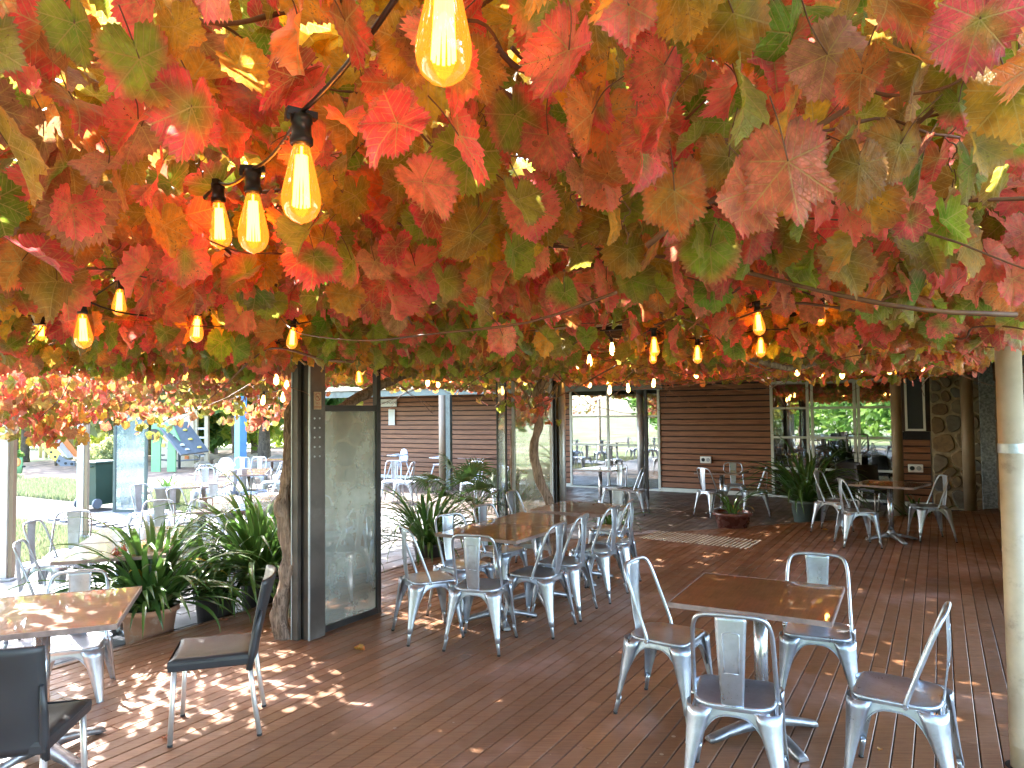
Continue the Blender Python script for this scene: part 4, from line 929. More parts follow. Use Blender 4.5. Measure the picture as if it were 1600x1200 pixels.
strap_plant('smaller strap leaf plant in a dark pot close beside the terracotta one', W(4.15, -5.62, ZL), 60, 1.12, (.15, .18, .30), 'darkpot', rndm=5, spread=.1)
strap_plant('large drooping strap leaf plant leaning round the gnarled vine trunk', W(4.68, -5.66, ZL), 240, 1.75, (.16, .2, .34), 'darkpot', rndm=8, spread=.16, dead=2)
strap_plant('dark strap leaf plant behind the joined tables next to the black screen post', W(7.05, -5.45, ZL), 170, 1.5, (.16, .2, .28), 'darkpot', rndm=12, meshes=SM[:4]+SN[:3], spread=.14)
strap_plant('big dark strap leaf plant before the double glass doors', W(12.75, -1.95, ZL), 170, 1.75, (.2, .25, .36), 'green', rndm=16, spread=.2)
strap_plant('few leaved plant in wide glazed red-brown pot at the deck edge', W(10.95, -2.72, ZL), 22, .72, (.20, .27, .34), 'redpot', rndm=20, spread=.1, dead=2, uprt=.7)
strap_plant('low strap leaf plant on the ground behind the cornerwise table', W(13.4, -.35, ZL), 36, .8, None, rndm=24, spread=.2, cat='plant')
strap_plant('small dark plant beneath the zinc pipe behind the last joined table', W(9.7, -4.15, ZL), 40, .8, (.14, .17, .22), 'darkpot', rndm=25, spread=.15)
strap_plant('wispy grassy plant at the foot of the twisted stems', W(8.0, -5.15, ZL), 60, .7, None, meshes=SN, rndm=26, spread=.16, cat='plant')
strap_plant('green leafy plant spilling over a grey concrete pot on the terrace', P(263, 790, ZL), 34, .55, (.2, .27, .42), 'greypot', rndm=29, spread=.15)
# fan palm
def fan_palm(label, loc, n, s, seed):
    rr = random.Random(seed); t = thing('fan_palm', label, 'palm', loc); mb = MB()
    mb.tube([(0, 0, 0), (.02, 0, .3), (0, .02, .6)], [.06, .05, .035], 10); mb.build('trunk', M['bark'], t)
    for k in range(n):
        a = 2*math.pi*k/n*2.4+rr.uniform(-.3, .3); el = rr.uniform(.15, 1.25); L = rr.uniform(.35, .6)*s; d = Vector((math.cos(a)*math.cos(el), math.sin(a)*math.cos(el), math.sin(el)))
        base = Vector((0, 0, rr.uniform(.3, .6))); tip = base+d*L+Vector((0, 0, -.05)); mb = MB(); mb.tube([base, base+d*L*.5+Vector((0, 0, .03)), tip], [.008, .006, .005], 6)
        fr = mb.build('frond', M['palm'], t); side = d.cross(Vector((0, 0, 1))).normalized(); upv = side.cross(d).normalized(); fan = MB()
        for j in range(22):
            b = (j/21-.5)*R(190); dd = (d*math.cos(b)+side*math.sin(b)).normalized(); ln = rr.uniform(.30, .42)*s*(1-.25*abs(b)/1.7); w_ = .012; per = dd.cross(upv).normalized()*w_
            g0 = [tip+dd*ln*q+per*e*(1 if 0 < q < .9 else .25)+upv*(.02 if e == 0 else 0)-Vector((0, 0, 1))*(q**3)*ln*.45 for q in (0,) for e in (-1, 0, 1)]
            grid = [[tip+dd*ln*q+per*e*(math.sin(min(1, q*2+.15)*1.57)*(1-q**3))+upv*(.004 if e == 0 else 0)-Vector((0, 0, 1))*(q**2.5)*ln*.5 for e in (-1, 0, 1)] for q in (0, .25, .5, .75, 1)]
            fan.sheet(grid)
        fan.build('blade', M['palm'], fr)
    return t
fan_palm('fan palm with spiky round fronds beside the twisted vine stems', W(8.35, -5.65, ZL), 18, 1.35, 3)
# ------------------------------------------------------------------ leaf clouds (trees, shrubs): many small leaf faces
def leaf_cloud(name, mat, centers, radii, n, ls, parent, seed, squash=.8, base=(0, 0, 0)):
    r_ = np.random.default_rng(seed); centers = np.array(centers, float); radii = np.array(radii, float)
    idx = r_.choice(len(centers), n, p=radii**2/np.sum(radii**2)); d = r_.normal(size=(n, 3)); d /= np.linalg.norm(d, axis=1, keepdims=True); rad = radii[idx]*(r_.uniform(.25, 1, n)**.5)
    c = centers[idx]+d*rad[:, None]*np.array([1, 1, squash]); a = r_.normal(size=(n, 3)); a /= np.linalg.norm(a, axis=1, keepdims=True); b = np.cross(a, r_.normal(size=(n, 3))); b /= np.linalg.norm(b, axis=1, keepdims=True)
    s = ls*r_.uniform(.6, 1.3, n)[:, None]; v = np.stack([c-a*s, c+b*s*.45, c+a*s, c-b*s*.45], 1).reshape(-1, 3)
    me = bpy.data.meshes.new(name); me.vertices.add(4*n); me.vertices.foreach_set('co', v.ravel()); me.loops.add(4*n); me.loops.foreach_set('vertex_index', np.arange(4*n)); me.polygons.add(n); me.polygons.foreach_set('loop_start', np.arange(0, 4*n, 4)); me.update()
    at = me.attributes.new('rnd', 'FLOAT', 'POINT'); at.data.foreach_set('value', np.repeat(np.clip(r_.normal(.5, .2, n)+.25*np.sin(idx*2.3), 0, 1), 4)); me.materials.append(M[mat]); me.validate()
    return link(name, me, parent)
def tree(label, loc, H, rad, mat, n=5000, ls=.16, seed=1, trunk=.14, cz=.62, name='garden_tree', nc=16, group='trees beyond the terrace', tm='bark2'):
    rr = random.Random(seed); t = thing(name, label, 'tree', loc, 0, group); mb = MB(); top = H*(cz-.05)
    mb.tube(cr([(0, 0, -.15), (rr.uniform(-.1, .1), rr.uniform(-.1, .1), top*.5), (rr.uniform(-.2, .2), rr.uniform(-.2, .2), top)], 4), [trunk*1.2]*2+[trunk]*3+[trunk*.8]*4, 10); cs = []; rs = []
    for k in range(nc):
        a = rr.uniform(0, 6.28); q = rad*rr.uniform(.1, .85); z = H*cz+rr.uniform(-.5, 1)*(H*(1-cz))*(1-.4*q/rad); c = Vector((q*math.cos(a), q*math.sin(a), z)); cs.append(c); rs.append(rad*rr.uniform(.22, .45))
        if k < 8: s0 = Vector((0, 0, top*rr.uniform(.6, 1))); mb.tube([s0, s0.lerp(c, .5)+Vector((0, 0, .15)), c], [trunk*.4, trunk*.25, trunk*.08], 6)
    mb.build('trunk', M[tm], t); leaf_cloud('crown', mat, cs, rs, n, ls, t, seed); return t
def at_u(px, py, z, dist=None): return P(px, py, z)
GZ = -.2
trees = [
 ('tall yellow-green tree above the green playhouse', 290, 34, 7.5, 4.0, 'tree_y', 7000), ('yellow-green tree beyond the blue post', 372, 29, 8, 4.2, 'tree_y', 8000), ('bright yellow-green bush rising between post and tree trunk', 400, 33, 5.5, 3.6, 'tree_y', 6000),
 ('deep green tree right of the round trunk', 450, 26, 5.5, 3.0, 'tree_g', 7000), ('loose pale tree above the yellow slide', 40, 32, 8, 4.5, 'tree_y', 6000), ('olive tree between the white pole and the green framed screen', 175, 30, 7.5, 4.2, 'tree_o', 7000),
 ('green bushy tree in front of the far hedge', 335, 36, 4.5, 3.8, 'tree_g', 6000), ('wide olive tree standing behind the beige climbing wall', 235, 38, 9, 5.5, 'tree_o', 8000), ('pale tree at the edge of the view beyond the lawn', -30, 36, 9, 5, 'tree_o', 6000), ('yellow-green tree seen over the verandah tables', 520, 30, 8, 4.5, 'tree_y', 8000)]
for i, (lab, px, d, H, rad, mt, n) in enumerate(trees):
    q = PD(px, 650, d); q.z = GZ; tree(lab, q, H, rad, mt, int(n*.55), .16+.004*d, 30+i, .16, .5)
q = P(413, 727, GZ); t = thing('garden_tree', 'thick ringed tree trunk with white tag behind the distant terrace tables', 'tree', q, 0, 'trees beyond the terrace')
mb = MB(); prof = [(.30, -.2), (.27, .3)]
for k in range(14): prof += [(.25-.006*k, .4+k*.13), (.235-.006*k, .50+k*.13)]
mb.lathe(prof, 16); mb.build('trunk', M['bark2'], t); mb = MB(); mb.box((.12, -.26, 1.55), (.18, .02, .26)); mb.build('tag', M['paper'], t)
leaf_cloud('crown', 'tree_g', [(1.2*math.cos(a), 1.2*math.sin(a), 2.9+.3*math.sin(3*a)) for a in np.linspace(0, 6, 9)], [.7]*9, 2600, .16, t, 77)
for i, (u, v, H, rad, mt) in enumerate(((-9, -7, 7, 3.2, 'tree_y'), (-14, 2, 9, 4.5, 'tree_g'), (-12, 9, 8, 4, 'tree_y'), (-8, -15, 7, 3.5, 'tree_g'))):
    q = W(u, v, GZ); tree('broad green tree standing behind the viewer %s' % ['near the terrace', 'on the open lawn', 'beside the building', 'by the path'][i], q, H, rad, mt, 5000, .2, 90+i, .2, .5, group='trees behind the viewer')
hg = thing('garden_hedge', 'long mixed green hedge closing the garden behind the trees', 'hedge', W(36, -22, GZ))
leaf_cloud('foliage', 'tree_y', [(x, y, 1.6+rng.uniform(-.5, 1.2)) for x in np.linspace(-34, 30, 34) for y in (0+x*-.15, )], [2.4]*34, 22000, .30, hg, 5)
hg = thing('garden_hedge', 'tall green hedge behind the viewer mirrored in the double glass doors', 'hedge', W(-20, 0, GZ))
leaf_cloud('foliage', 'tree_g', [(x, -x*.0+rng.uniform(-1, 1), 2.0+rng.uniform(-.5, 2.5)) for x in np.linspace(-26, 20, 34)], [2.6]*34, 16000, .3, hg, 6)
# shrub and dark trunk at the glass screen
q = P(203, 789, ZL); t = thing('climber_trunk', 'rough dark trunk rising beside the green framed glass screen', 'tree', q); mb = MB()
pts = cr([(0, 0, -.1), (-.05, 0, .35), (.02, .03, .9), (0, 0, 1.6), (.03, 0, 2.5)], 6); mb.tube(pts, [.17-.004*i+.012*math.sin(i*2.1) for i in range(len(pts))], 12); mb.build('trunk', M['bark'], t)
q = P(172, 772, ZL); t = thing('rounded_shrub', 'grey-green bushy shrub hanging over the dark green bin', 'shrub', q); mb = MB()
for k in range(5): mb.tube([(.1, 0, 0), (.05*k, .05*(k-2), .35), (.12*(k-2), .1*(k-2), .8)], [.03, .022, .012], 6)
mb.build('stem', M['bark'], t); leaf_cloud('foliage', 'tree_o', [(-.35, 0, .95), (0, .1, 1.05), (.2, -.1, .8), (-.1, -.2, .75), (-.55, .1, .85), (.1, 0, 1.25)], [.36, .38, .3, .32, .25, .25], 3800, .045, t, 9)
# wheelie bin
q = P(152, 792, ZL); t = thing('wheelie_bin', 'dark green wheelie bin with grey wheels on the path by the shrub', 'bin', q, R(-20)); mb = MB()
mb.loft([[(x*sx, y*sy, z) for x, y in ((-.24, -.24), (.24, -.24), (.24, .24), (-.24, .24))] for z, sx, sy in ((.06, .86, .86), (.5, .95, .95), (.90, 1.05, 1.08))], True, True, False); mb.build('body', M['bin'], t)
mb = MB(); mb.bbox((0, 0, .93), (.56, .60, .05), .015); mb.build('lid', M['bin'], t)
for s in (-1, 1): mb = MB(); mb.tube([(s*.23, -.22, .10), (s*.28, -.22, .10)], .10, 18); w_ = mb.build('wheel', M['greygrip'], t)
mb = MB(); mb.tube([(-.22, -.30, .86), (.22, -.30, .86)], .015, 8); mb.build('handle', M['bin'], t)
# ------------------------------------------------------------------ playground
def flatM(o, ex, ey): ex, ey = Vector(ex).normalized(), Vector(ey).normalized(); ez = ex.cross(ey); m = Matrix((ex, ey, ez)).transposed().to_4x4(); m.translation = o; return m
q = P(262, 737, GZ+.05); t = thing('playhouse', 'green playhouse wall with sloping blue-grey climbing ramp', 'playhouse', q); X, Z = (1, -.12, 0), (0, 0, 1)
sc1 = q.y/1110.
def pp_(px, py): return ((px-262)*sc1, (737-py)*sc1)
def panel(pts, th, mat, nm, off=0, par=None): mb = MB(); mb.prism([pp_(*p) for p in pts], th, flatM(Vector((0, off, 0)), X, Z)); return mb.build(nm, M[mat], par or t)
panel([(236, 737), (236, 662), (270, 662), (284, 690), (275, 682), (262, 672), (254, 680), (251, 696), (251, 737)], .06, 'lime', 'wall_panel'); panel([(262, 737), (263, 690), (270, 684), (276, 700), (276, 737)], .06, 'lime', 'wall_panel', .02)
mb = MB(); mb.prism([(.20*math.cos(a), .20*math.sin(a)) for a in np.linspace(0, 6.28, 20)[:-1]], .03, flatM(Vector((pp_(243, 679)[0], -.09, pp_(243, 679)[1])), X, Z)); mb.build('round_hole', M['black'], t)
rp = MB(); a, b, c, d = [Vector((pp_(*p)[0], yy, pp_(*p)[1])) for p, yy in (((243, 663), .0), ((270, 662), 1.0), ((311, 709), .7), ((288, 712), -.3))]
nrm = (b-a).cross(d-a).normalized()*.07; rp.hexa([a, d, c, b, a+nrm, d+nrm, c+nrm, b+nrm] if nrm.z > 0 else [a, d, c, b, a-nrm, d-nrm, c-nrm, b-nrm]); ramp = rp.build('climbing_ramp', M['greygrip'], t)
for k, (s, w__) in enumerate(((.1, .5), (.3, .75), (.45, .3), (.6, .7), (.75, .3), (.88, .8), (.9, .35))):
    p = a.lerp(d, s).lerp(b.lerp(c, s), w__)+Vector((0, -.06, .05)); mb = MB(); mb.lathe([(.09, 0), (.08, .04), (.03, .07)], 9, tuple(p)); mb.build('climbing_hold', M['yellow' if k % 2 else 'whiteplastic'], t)
mb = MB(); mb.hexa([Vector((x, y, z)) for z in (-.3, -.15) for x, y in ((-.5, -.2), (1.1, -.2), (1.1, .6), (-.5, .6))]); mb.build('base_slab', M['mulch'], t)
q2 = P(285, 722, GZ); t = thing('climbing_wall', 'tall beige climbing panel with small holds behind the playhouse', 'climbing wall', PD(285, 700, 27)); s27 = 27/1110
def p2(px, py): return ((px-285)*s27, (700-py)*s27)
mb = MB(); mb.prism([p2(*p) for p in ((246, 735), (246, 672), (262, 656), (285, 648), (304, 644), (306, 730))], .12, flatM(Vector((0, 0, 0)), (1, 0, 0), Z)); mb.build('panel', M['beigepanel'], t)
for k in range(16): x, z = p2(random.uniform(256, 300), random.uniform(662, 715)); mb = MB(); mb.box((x, -.14, z), (.14, .06, .12)); mb.build('climbing_hold', M['orange' if k % 3 else 'yellow'], t)
for x in (306, 323): mb = MB(); a_ = p2(x, 740); b_ = p2(x, 640); mb.box((a_[0], 0, (a_[1]+b_[1])/2), (.14, .14, b_[1]-a_[1])); mb.build('timber_leg', M['beigepanel'], t)
for k in range(4): a_ = p2(314, 670+k*14); mb = MB(); mb.box((a_[0], 0, a_[1]), (.4, .08, .07)); mb.build('rung', M['white'], t)
# slide
dS = P(104, 727, GZ).y; sS = dS/1110.; q = P(96, 729, GZ); t = thing('playground_slide', 'yellow sided slide with orange rail and blue-grey foot', 'slide', q)
def p3(px, py): return ((px-96)*sS, (729-py)*sS)
def slp(pts, th, mat, nm, off): mb = MB(); mb.prism([p3(*p) for p in pts], th, flatM(Vector((0, off, 0)), (1, .05, 0), Z)); return mb.build(nm, M[mat], t)
slp([(63, 690), (74, 690), (96, 709), (88, 721), (83, 718)], .06, 'yellow', 'side_panel', 0); slp([(94, 711), (104, 718), (117, 721), (117, 729), (97, 729), (90, 722)], .07, 'greygrip', 'slide_foot', -.01)
slp([(80, 684), (88, 683), (110, 711), (106, 716), (101, 716)], .06, 'orange', 'side_rail', .55); slp([(74, 690), (81, 688), (104, 716), (97, 711)], .5, 'whiteplastic', 'chute', .5)
for k, (x, y) in enumerate(((76, 700), (82, 707), (88, 714), (94, 720), (104, 724), (113, 725))): mb = MB(); mb.tube([(p3(x, y)[0], -.02, p3(x, y)[1]), (p3(x, y)[0], -.09, p3(x, y)[1])], .05, 10); mb.build('bolt', M['black'], t)
slp([(80, 729), (80, 700), (83, 704), (83, 729)], .08, 'bark2', 'timber_leg', .3)
# spring rider shaped like a pot of leaves with a plain orange disc
q = P(27, 742, GZ); s_ = q.y/1110.; t = thing('spring_rider', 'small green and orange playground figure on the mulch', 'play figure', q)
mb = MB(); mb.loft([[(x*s_, y*s_, z*s_) for x, y in ((-w_, -2), (w_, -2), (w_, 2), (-w_, 2))] for z, w_ in ((2, 6), (14, 8), (26, 7), (30, 5))]); mb.build('body', M['lime'], t)
mb = MB(); mb.prism([(1.5*s_+5.5*s_*math.cos(a), 20*s_+6.5*s_*math.sin(a)) for a in np.linspace(0, 6.28, 18)[:-1]], .05, flatM(Vector((0, -2.2*s_, 0)), (1, 0, 0), Z)); mb.build('orange_disc', M['orange'], t)
mb = MB(); mb.tube([(-8*s_, 0, 12*s_), (12*s_, 0, 13*s_)], .03, 6); mb.build('foot_bar', M['black'], t)
leaf_cloud('leaf_tuft', 'tree_g', [(0, 0, 33*s_), (3*s_, 0, 31*s_)], [5*s_, 5*s_], 160, .08, t, 4)
for i, (px, h) in enumerate(((14, 95), (25, 110), (63, 75), (72, 60), (80, 40))):
    q = P(px, 722 if i < 2 else 712, GZ); mb = MB(); t = thing('timber_post', '%s timber post of the playground fence' % ['leftmost tall', 'dark tall', 'thin pale', 'short pale', 'stubby brown'][i], 'post', q); mb.lathe([(.09, -.1), (.085, h*q.y/1110.)], 10); mb.build('shaft', M['bark2' if i in (1, 4) else 'beigepanel'], t)
q = PD(107, 650, 34); q.z = GZ; mb = MB(); t = thing('garden_tree', 'pale slim tree trunk behind the slide', 'tree', q, 0, 'trees beyond the terrace'); mb.tube([(0, 0, -.2), (.05, 0, 2), (0, 0, 4.5)], [.22, .19, .15], 10); mb.build('trunk', M['beigepanel'], t); leaf_cloud('crown', 'tree_y', [(0, 0, 5), (1, 0, 5.6), (-1, .4, 5.2)], [1.3]*3, 2500, .2, t, 14)
for i in range(22):
    px = 318+i*6+random.uniform(-4, 4); q = P(px, random.uniform(727, 737)-(i % 3)*4, GZ); r_ = random.uniform(.22, .5); mb = MB(); rings = []
    for k in range(5):
        ph = -1.3+k*.65; rings.append([(r_*math.cos(ph)*math.cos(a)*(1+.18*math.sin(a*3+i)), r_*.8*math.cos(ph)*math.sin(a)*(1+.15*math.cos(a*2+i)), r_*.55*(math.sin(ph)+.7)) for a in np.linspace(0, 6.28, 11)[:-1]])
    mb.loft(rings, True, True, True); o = mb.build('garden_rock', M['rock']); o.location = q; tag(o, '%s pale rounded rock along the border counted from the playhouse ramp' % 'first second third fourth fifth sixth seventh eighth ninth tenth eleventh twelfth thirteenth fourteenth fifteenth sixteenth seventeenth eighteenth nineteenth twentieth twenty-first twenty-second'.split()[i], 'rock', 'rocks edging the playground')
q = P(403, 728, GZ)
t = thing('play_spinner', 'small grey table stool on the mulch before the playhouse', 'stool', P(280, 733, GZ)); mb = MB(); mb.lathe([(.05, 0), (.05, .72), (.42, .74), (.42, .79)], 16); mb.build('pedestal', M['greygrip'], t)
for s in (-1, 1): mb = MB(); mb.tube([(0, 0, .3), (s*.75, 0, .35), (s*.75, 0, .5)], .03, 6); mb.lathe([(.2, .5), (.2, .54)], 12, (s*.75, 0, 0)); mb.build('seat', M['greygrip'], t)
# grass
def grass(n, seed):
    r_ = np.random.default_rng(seed); P_ = []
    while len(P_) < n:
        u, v = r_.uniform(1, 11.4), r_.uniform(-32, -10.3)
        if 6.6 < u < 8.8: continue
        if noise.noise(Vector((u*.35, v*.35, 3))) < -.28 or (u > 11.5 and random.random() < .8): continue
        p = W(u, v, 0)
        if vis(p): P_.append(p)
    c = np.array([tuple(p) for p in P_]); c[:, 2] = -.30+.11; a = r_.uniform(0, 6.28, n); h = r_.uniform(.04, .09, n)*(1+c[:, 1]/18); w_ = .006*(1+c[:, 1]/8)
    d = np.c_[np.cos(a), np.sin(a), np.zeros(n)]*w_[:, None]; tip = c+np.c_[r_.normal(0, .03, n), r_.normal(0, .03, n), h]
    v = np.stack([c-d, c+d, tip], 1).reshape(-1, 3); me = bpy.data.meshes.new('grass'); me.vertices.add(3*n); me.vertices.foreach_set('co', v.ravel()); me.loops.add(3*n); me.loops.foreach_set('vertex_index', np.arange(3*n)); me.polygons.add(n); me.polygons.foreach_set('loop_start', np.arange(0, 3*n, 3)); me.update()
    at = me.attributes.new('rnd', 'FLOAT', 'POINT'); at.data.foreach_set('value', np.repeat(r_.uniform(0, 1, n), 3)); me.materials.append(M['grass']); tag(link('grass', me), 'thin patchy lawn grass between path and playground', 'grass', kind='stuff')
lw = MB()
ubox(lw, -6, 6.68, -34, -10.22, -.32, -.185); ubox(lw, 8.72, 11.6, -34, -10.22, -.32, -.185); lw.build('lawn', M['lawn'], kind='structure')
grass(60000, 3)
# ------------------------------------------------------------------ grape vine: trunks, canes, leaves
VA = thing('grape_vine', 'old autumn grape vine with red and olive leaves covering the near pergola', 'grape vine', W(3.88, -4.44, 0))
VB = thing('grape_vine', 'second grape vine on twisted twin stems with orange and green leaves at the far end', 'grape vine', W(8.3, -4.75, ZL))
def vbuild(mb, nm, mat, par):
    o = mb.build(nm, M[mat], par); o.matrix_parent_inverse = Matrix.Translation(-par.location); return o
def gnarl(pts, r0, r1, seg=14, n=8, amp=.14, seed=0, k_=9):
    pts = cr(pts, n); m_ = len(pts); mb = MB(); base = MB(); rs = [r0+(r1-r0)*i/(m_-1) for i in range(m_)]; base.tube(pts, rs, seg, False)
    vs_ = []
    for i in range(m_):
        for j in range(seg):
            q = Vector(base.v[i*seg+j]); c = Vector(pts[i]); d = q-c
            f = 1+amp*(noise.noise(Vector((c.x*k_+seed, c.y*k_, c.z*k_*.8))+d.normalized()*.9)*2)+.07*math.sin(j*math.pi*4/seg*1.5+c.z*7)
            vs_.append(c+d*f)
    mb.v = [tuple(p) for p in vs_]; mb.f = base.f; mb.sm = base.sm; return mb
b0 = P(447, 998, .0)
def post_pt(px, py, d=None): dd = (b0.y if d is None else d); return PD(px, py, dd)
dA = b0.y+.02
tr = [post_pt(446, 1003, dA), post_pt(438, 960, dA), post_pt(449, 905, dA), post_pt(455, 862, dA), post_pt(441, 806, dA), post_pt(449, 752, dA), post_pt(455, 690, dA), post_pt(458, 640, dA+.03), post_pt(478, 600, dA+.12), post_pt(490, 560, dA+.25)]
rad = [.066, .058, .050, .056, .066, .050, .045, .048, .045, .04]
vbuild(gnarl(tr, .066, .046, 18, 8, .30, 3, 8), 'trunk', 'bark', VA)
vbuild(gnarl([post_pt(440, 806, dA-.03), post_pt(434, 795, dA-.05), post_pt(441, 780, dA-.02)], .034, .03, 12, 6, .3, 8), 'burl', 'bark', VA)
c0 = PD(505, 650, 6.6); vbuild(gnarl([PD(500, 668, 6.5), PD(555, 625, 6.9), PD(620, 590, 7.3), PD(690, 566, 7.7), PD(770, 560, 8.3)], .055, .036, 14, 8, .22, 11), 'arm', 'bark', VA)
vbuild(gnarl([PD(490, 560, dA+.25), W(4.3, -3.9, 2.36), W(4.1, -2.9, 2.42), W(4.0, -1.6, 2.40), W(4.15, -.2, 2.44)], .042, .025, 12, 10, .3, 12), 'arm', 'bark', VA)
vbuild(gnarl([PD(980, -20, 1.5), PD(1000, 60, 1.75), PD(1040, 170, 2.0), PD(1105, 260, 2.25), PD(1150, 330, 2.55), PD(1180, 420, 3.2)], .034, .022, 12, 10, .45, 13, 14), 'arm', 'bark', VA)
vbuild(gnarl([PD(1110, 500, 4.4), PD(1150, 545, 4.7), PD(1230, 575, 5.2), PD(1300, 560, 5.6)], .026, .018, 10, 8, .3, 14), 'arm', 'bark', VA)
s1 = [PD(872, 905, 8.6), PD(862, 800, 8.8), PD(845, 752, 8.85), PD(834, 700, 8.85), PD(842, 660, 8.85), PD(838, 625, 8.85), PD(848, 595, 8.8), PD(870, 565, 8.7)]
s1[0].z = -.1
vbuild(gnarl(s1, .058, .05, 12, 8, .22, 21, 7), 'stem', 'bark', VB)
s2 = [PD(805, 845, 9.5), PD(804, 760, 9.5), PD(803, 700, 9.5), PD(805, 670, 9.5), PD(822, 645, 9.4), PD(838, 620, 9.3), PD(832, 590, 9.2)]
s2[0].z = -.12
vbuild(gnarl(s2, .055, .05, 12, 8, .2, 22, 7), 'stem', 'bark', VB)
cn = MB()
for k in range(26):                                      # twiggy spurs where the stems fork
    a = PD(845+random.uniform(-14, 8), 640+random.uniform(-8, 20), 8.9); b = a+Vector((random.uniform(-.3, .3), random.uniform(-.2, .2), random.uniform(.15, .45))); cn.tube([a, a.lerp(b, .5)+Vector((random.uniform(-.05, .05), 0, .03)), b], [.008, .006, .003], 5)
vbuild(cn, 'twigs', 'bark', VB)['kind'] = 'stuff'
# canes
U0, U1, V0, V1 = -1.0, 13.7, -9.1, .42
def zbot(u, v):
    p = W(u, v); d = math.hypot(p.x, p.y)
    z = 2.00+.022*d+.10*noise.noise(Vector((u*.9, v*.9, 5)))
    if v < -8.1: z = min(z, (2.15 if u < 8 else 2.34)+( -8.1-v)*-(.62 if u < 8 else .12)*(1+.8*noise.noise(Vector((u*1.3, 0, 9)))))
    if d < 2.2: z += .05
    return z
crr = random.Random(5); far = MB(); nfar = 0
for k in range(640):
    u, v = crr.uniform(U0, U1), crr.uniform(V0, V1); a = crr.choice([DU, DV, DU+180, DV+180])+crr.gauss(0, 22); z = zbot(u, v)+crr.uniform(.15, .55); p = W(u, v, z); L = crr.uniform(.6, 2.2); pts = [p]; dr = Vector((math.cos(R(a)), math.sin(R(a)), crr.uniform(-.12, .12)))
    ns = 6
    if k % 3 == 0: z -= .22; pts[0].z -= .22; r_boost = 1
    for i in range(ns):
        dr = (dr+Vector((crr.gauss(0, .18), crr.gauss(0, .18), crr.gauss(0, .12)))).normalized(); pts.append(pts[-1]+dr*L/ns)
    if any((q-Vector((0, 0, HC))).length < 1.35 for q in pts) or max(q.z for q in pts) > 2.95: continue
    q = vis(pts[3], 300, 200)
    if not q: continue
    r_ = crr.uniform(.0025, .0075)
    if q[2] < 5.5 and q[1] > -100:
        mb = MB(); mb.tube(cr(pts, 3), [r_*(1-.5*i/18)+.0006*math.sin(i*1.7) for i in range(19)], 7); vbuild(mb, 'cane', 'cane', VA)
    else: far.tube(pts, [r_*(1-.08*i) for i in range(7)], 4); nfar += 1
vbuild(far, 'cane', 'cane', VB)['kind'] = 'stuff'
for pts, d0, d1, r_ in (([(-20, 110), (60, 97), (130, 92), (280, 62), (310, 40)], 1.1, 1.3, .0042), ([(260, 55), (330, 35), (460, 22), (560, -10)], 1.15, 1.3, .005), ([(290, 15), (380, 62), (470, 118), (560, 150)], 1.2, 1.5, .003), ([(520, 145), (640, 190), (700, 250), (830, 300)], 1.4, 1.7, .0035), ([(740, 60), (800, 95), (880, 150), (950, 200), (1040, 215)], 1.1, 1.35, .0055), ([(800, 70), (870, 140), (920, 190), (1010, 290)], 1.15, 1.5, .004), ([(1010, 380), (1130, 300), (1290, 190), (1420, 75), (1530, -20)], 1.25, 1.0, .0055), ([(1240, 310), (1400, 210), (1500, 140), (1620, 60)], 1.25, 1.1, .0045), ([(1120, 215), (1250, 205), (1390, 190), (1500, 220)], 1.3, 1.3, .0035), ([(1340, 130), (1440, 150), (1590, 60)], 1.2, 1.05, .003), ([(620, 345), (700, 372), (820, 380), (950, 372)], 1.8, 2.1, .0035), ([(90, 300), (220, 330), (330, 380), (440, 400)], 1.6, 1.9, .003), ([(1300, 400), (1420, 350), (1560, 290)], 2.0, 1.8, .004), ([(1370, 470), (1450, 430), (1500, 330), (1580, 300)], 2.4, 2.0, .005), ([(880, 420), (1000, 408), (1090, 440), (1180, 425)], 2.0, 2.3, .004), ([(650, 20), (760, 45), (800, 110)], 1.1, 1.2, .0035)):
    n = len(pts); mb = MB(); q = cr([PD(x, y, d0+(d1-d0)*i/(n-1)) for i, (x, y) in enumerate(pts)], 6); mb.tube([p+Vector((0, 0, .006*math.sin(i*.9+n))) for i, p in enumerate(q)], [r_*(1-.3*i/len(q))*(1+(.35 if i % 7 == 3 else 0)) for i in range(len(q))], 8); vbuild(mb, 'cane', 'cane', VA)
tn = random.Random(9)
for k in range(34):                                      # curling tendrils
    px, py = tn.uniform(40, 1580), tn.uniform(20, 420); d = tn.uniform(1.2, 2.6); o_ = PD(px, py, d); rr_ = tn.uniform(.008, .02); n = 26; pts = [o_+Vector((rr_*math.cos(i*.55)*(1-i/40), rr_*math.sin(i*.55)*(1-i/40), .06-i*.004*tn.uniform(.9, 1.1))) for i in range(n)]
    mb = MB(); mb.tube(pts, .0012, 5); vbuild(mb, 'tendril', 'cane', VA)
# leaf templates -----------------------------------------------------------
def outline(n, teeth, amp, lobes, rs):
    th = np.linspace(-math.pi, math.pi, n, endpoint=False)+math.pi/n*.0
    a = np.abs(th); key = np.radians([0, 27, 52, 84, 112, 145, 166, 180]); val = np.array([.98, .86, .90, .80, .80, .74, .62, .20])
    val = val.copy(); val[[1, 3]] -= lobes
    # smooth interpolation
    r_ = np.zeros(n)
    for i in range(n):
        j = min(np.searchsorted(key, a[i], 'right')-1, 6); t = (a[i]-key[j])/(key[j+1]-key[j]); t = t*t*(3-2*t) if j in (1, 3) or j == 0 or j == 2 else t; r_[i] = val[j]+(val[j+1]-val[j])*t
    if teeth:
        ph = (a*teeth/(2*math.pi)) % 1; tri = np.where(ph < .6, ph/.6, (1-ph)/.4); r_ *= 1+amp*(tri-.5)*np.where(a > 2.7, .3, 1)
    r_ *= 1+rs.normal(0, .018, n)
    return th, r_
EDGE = {}
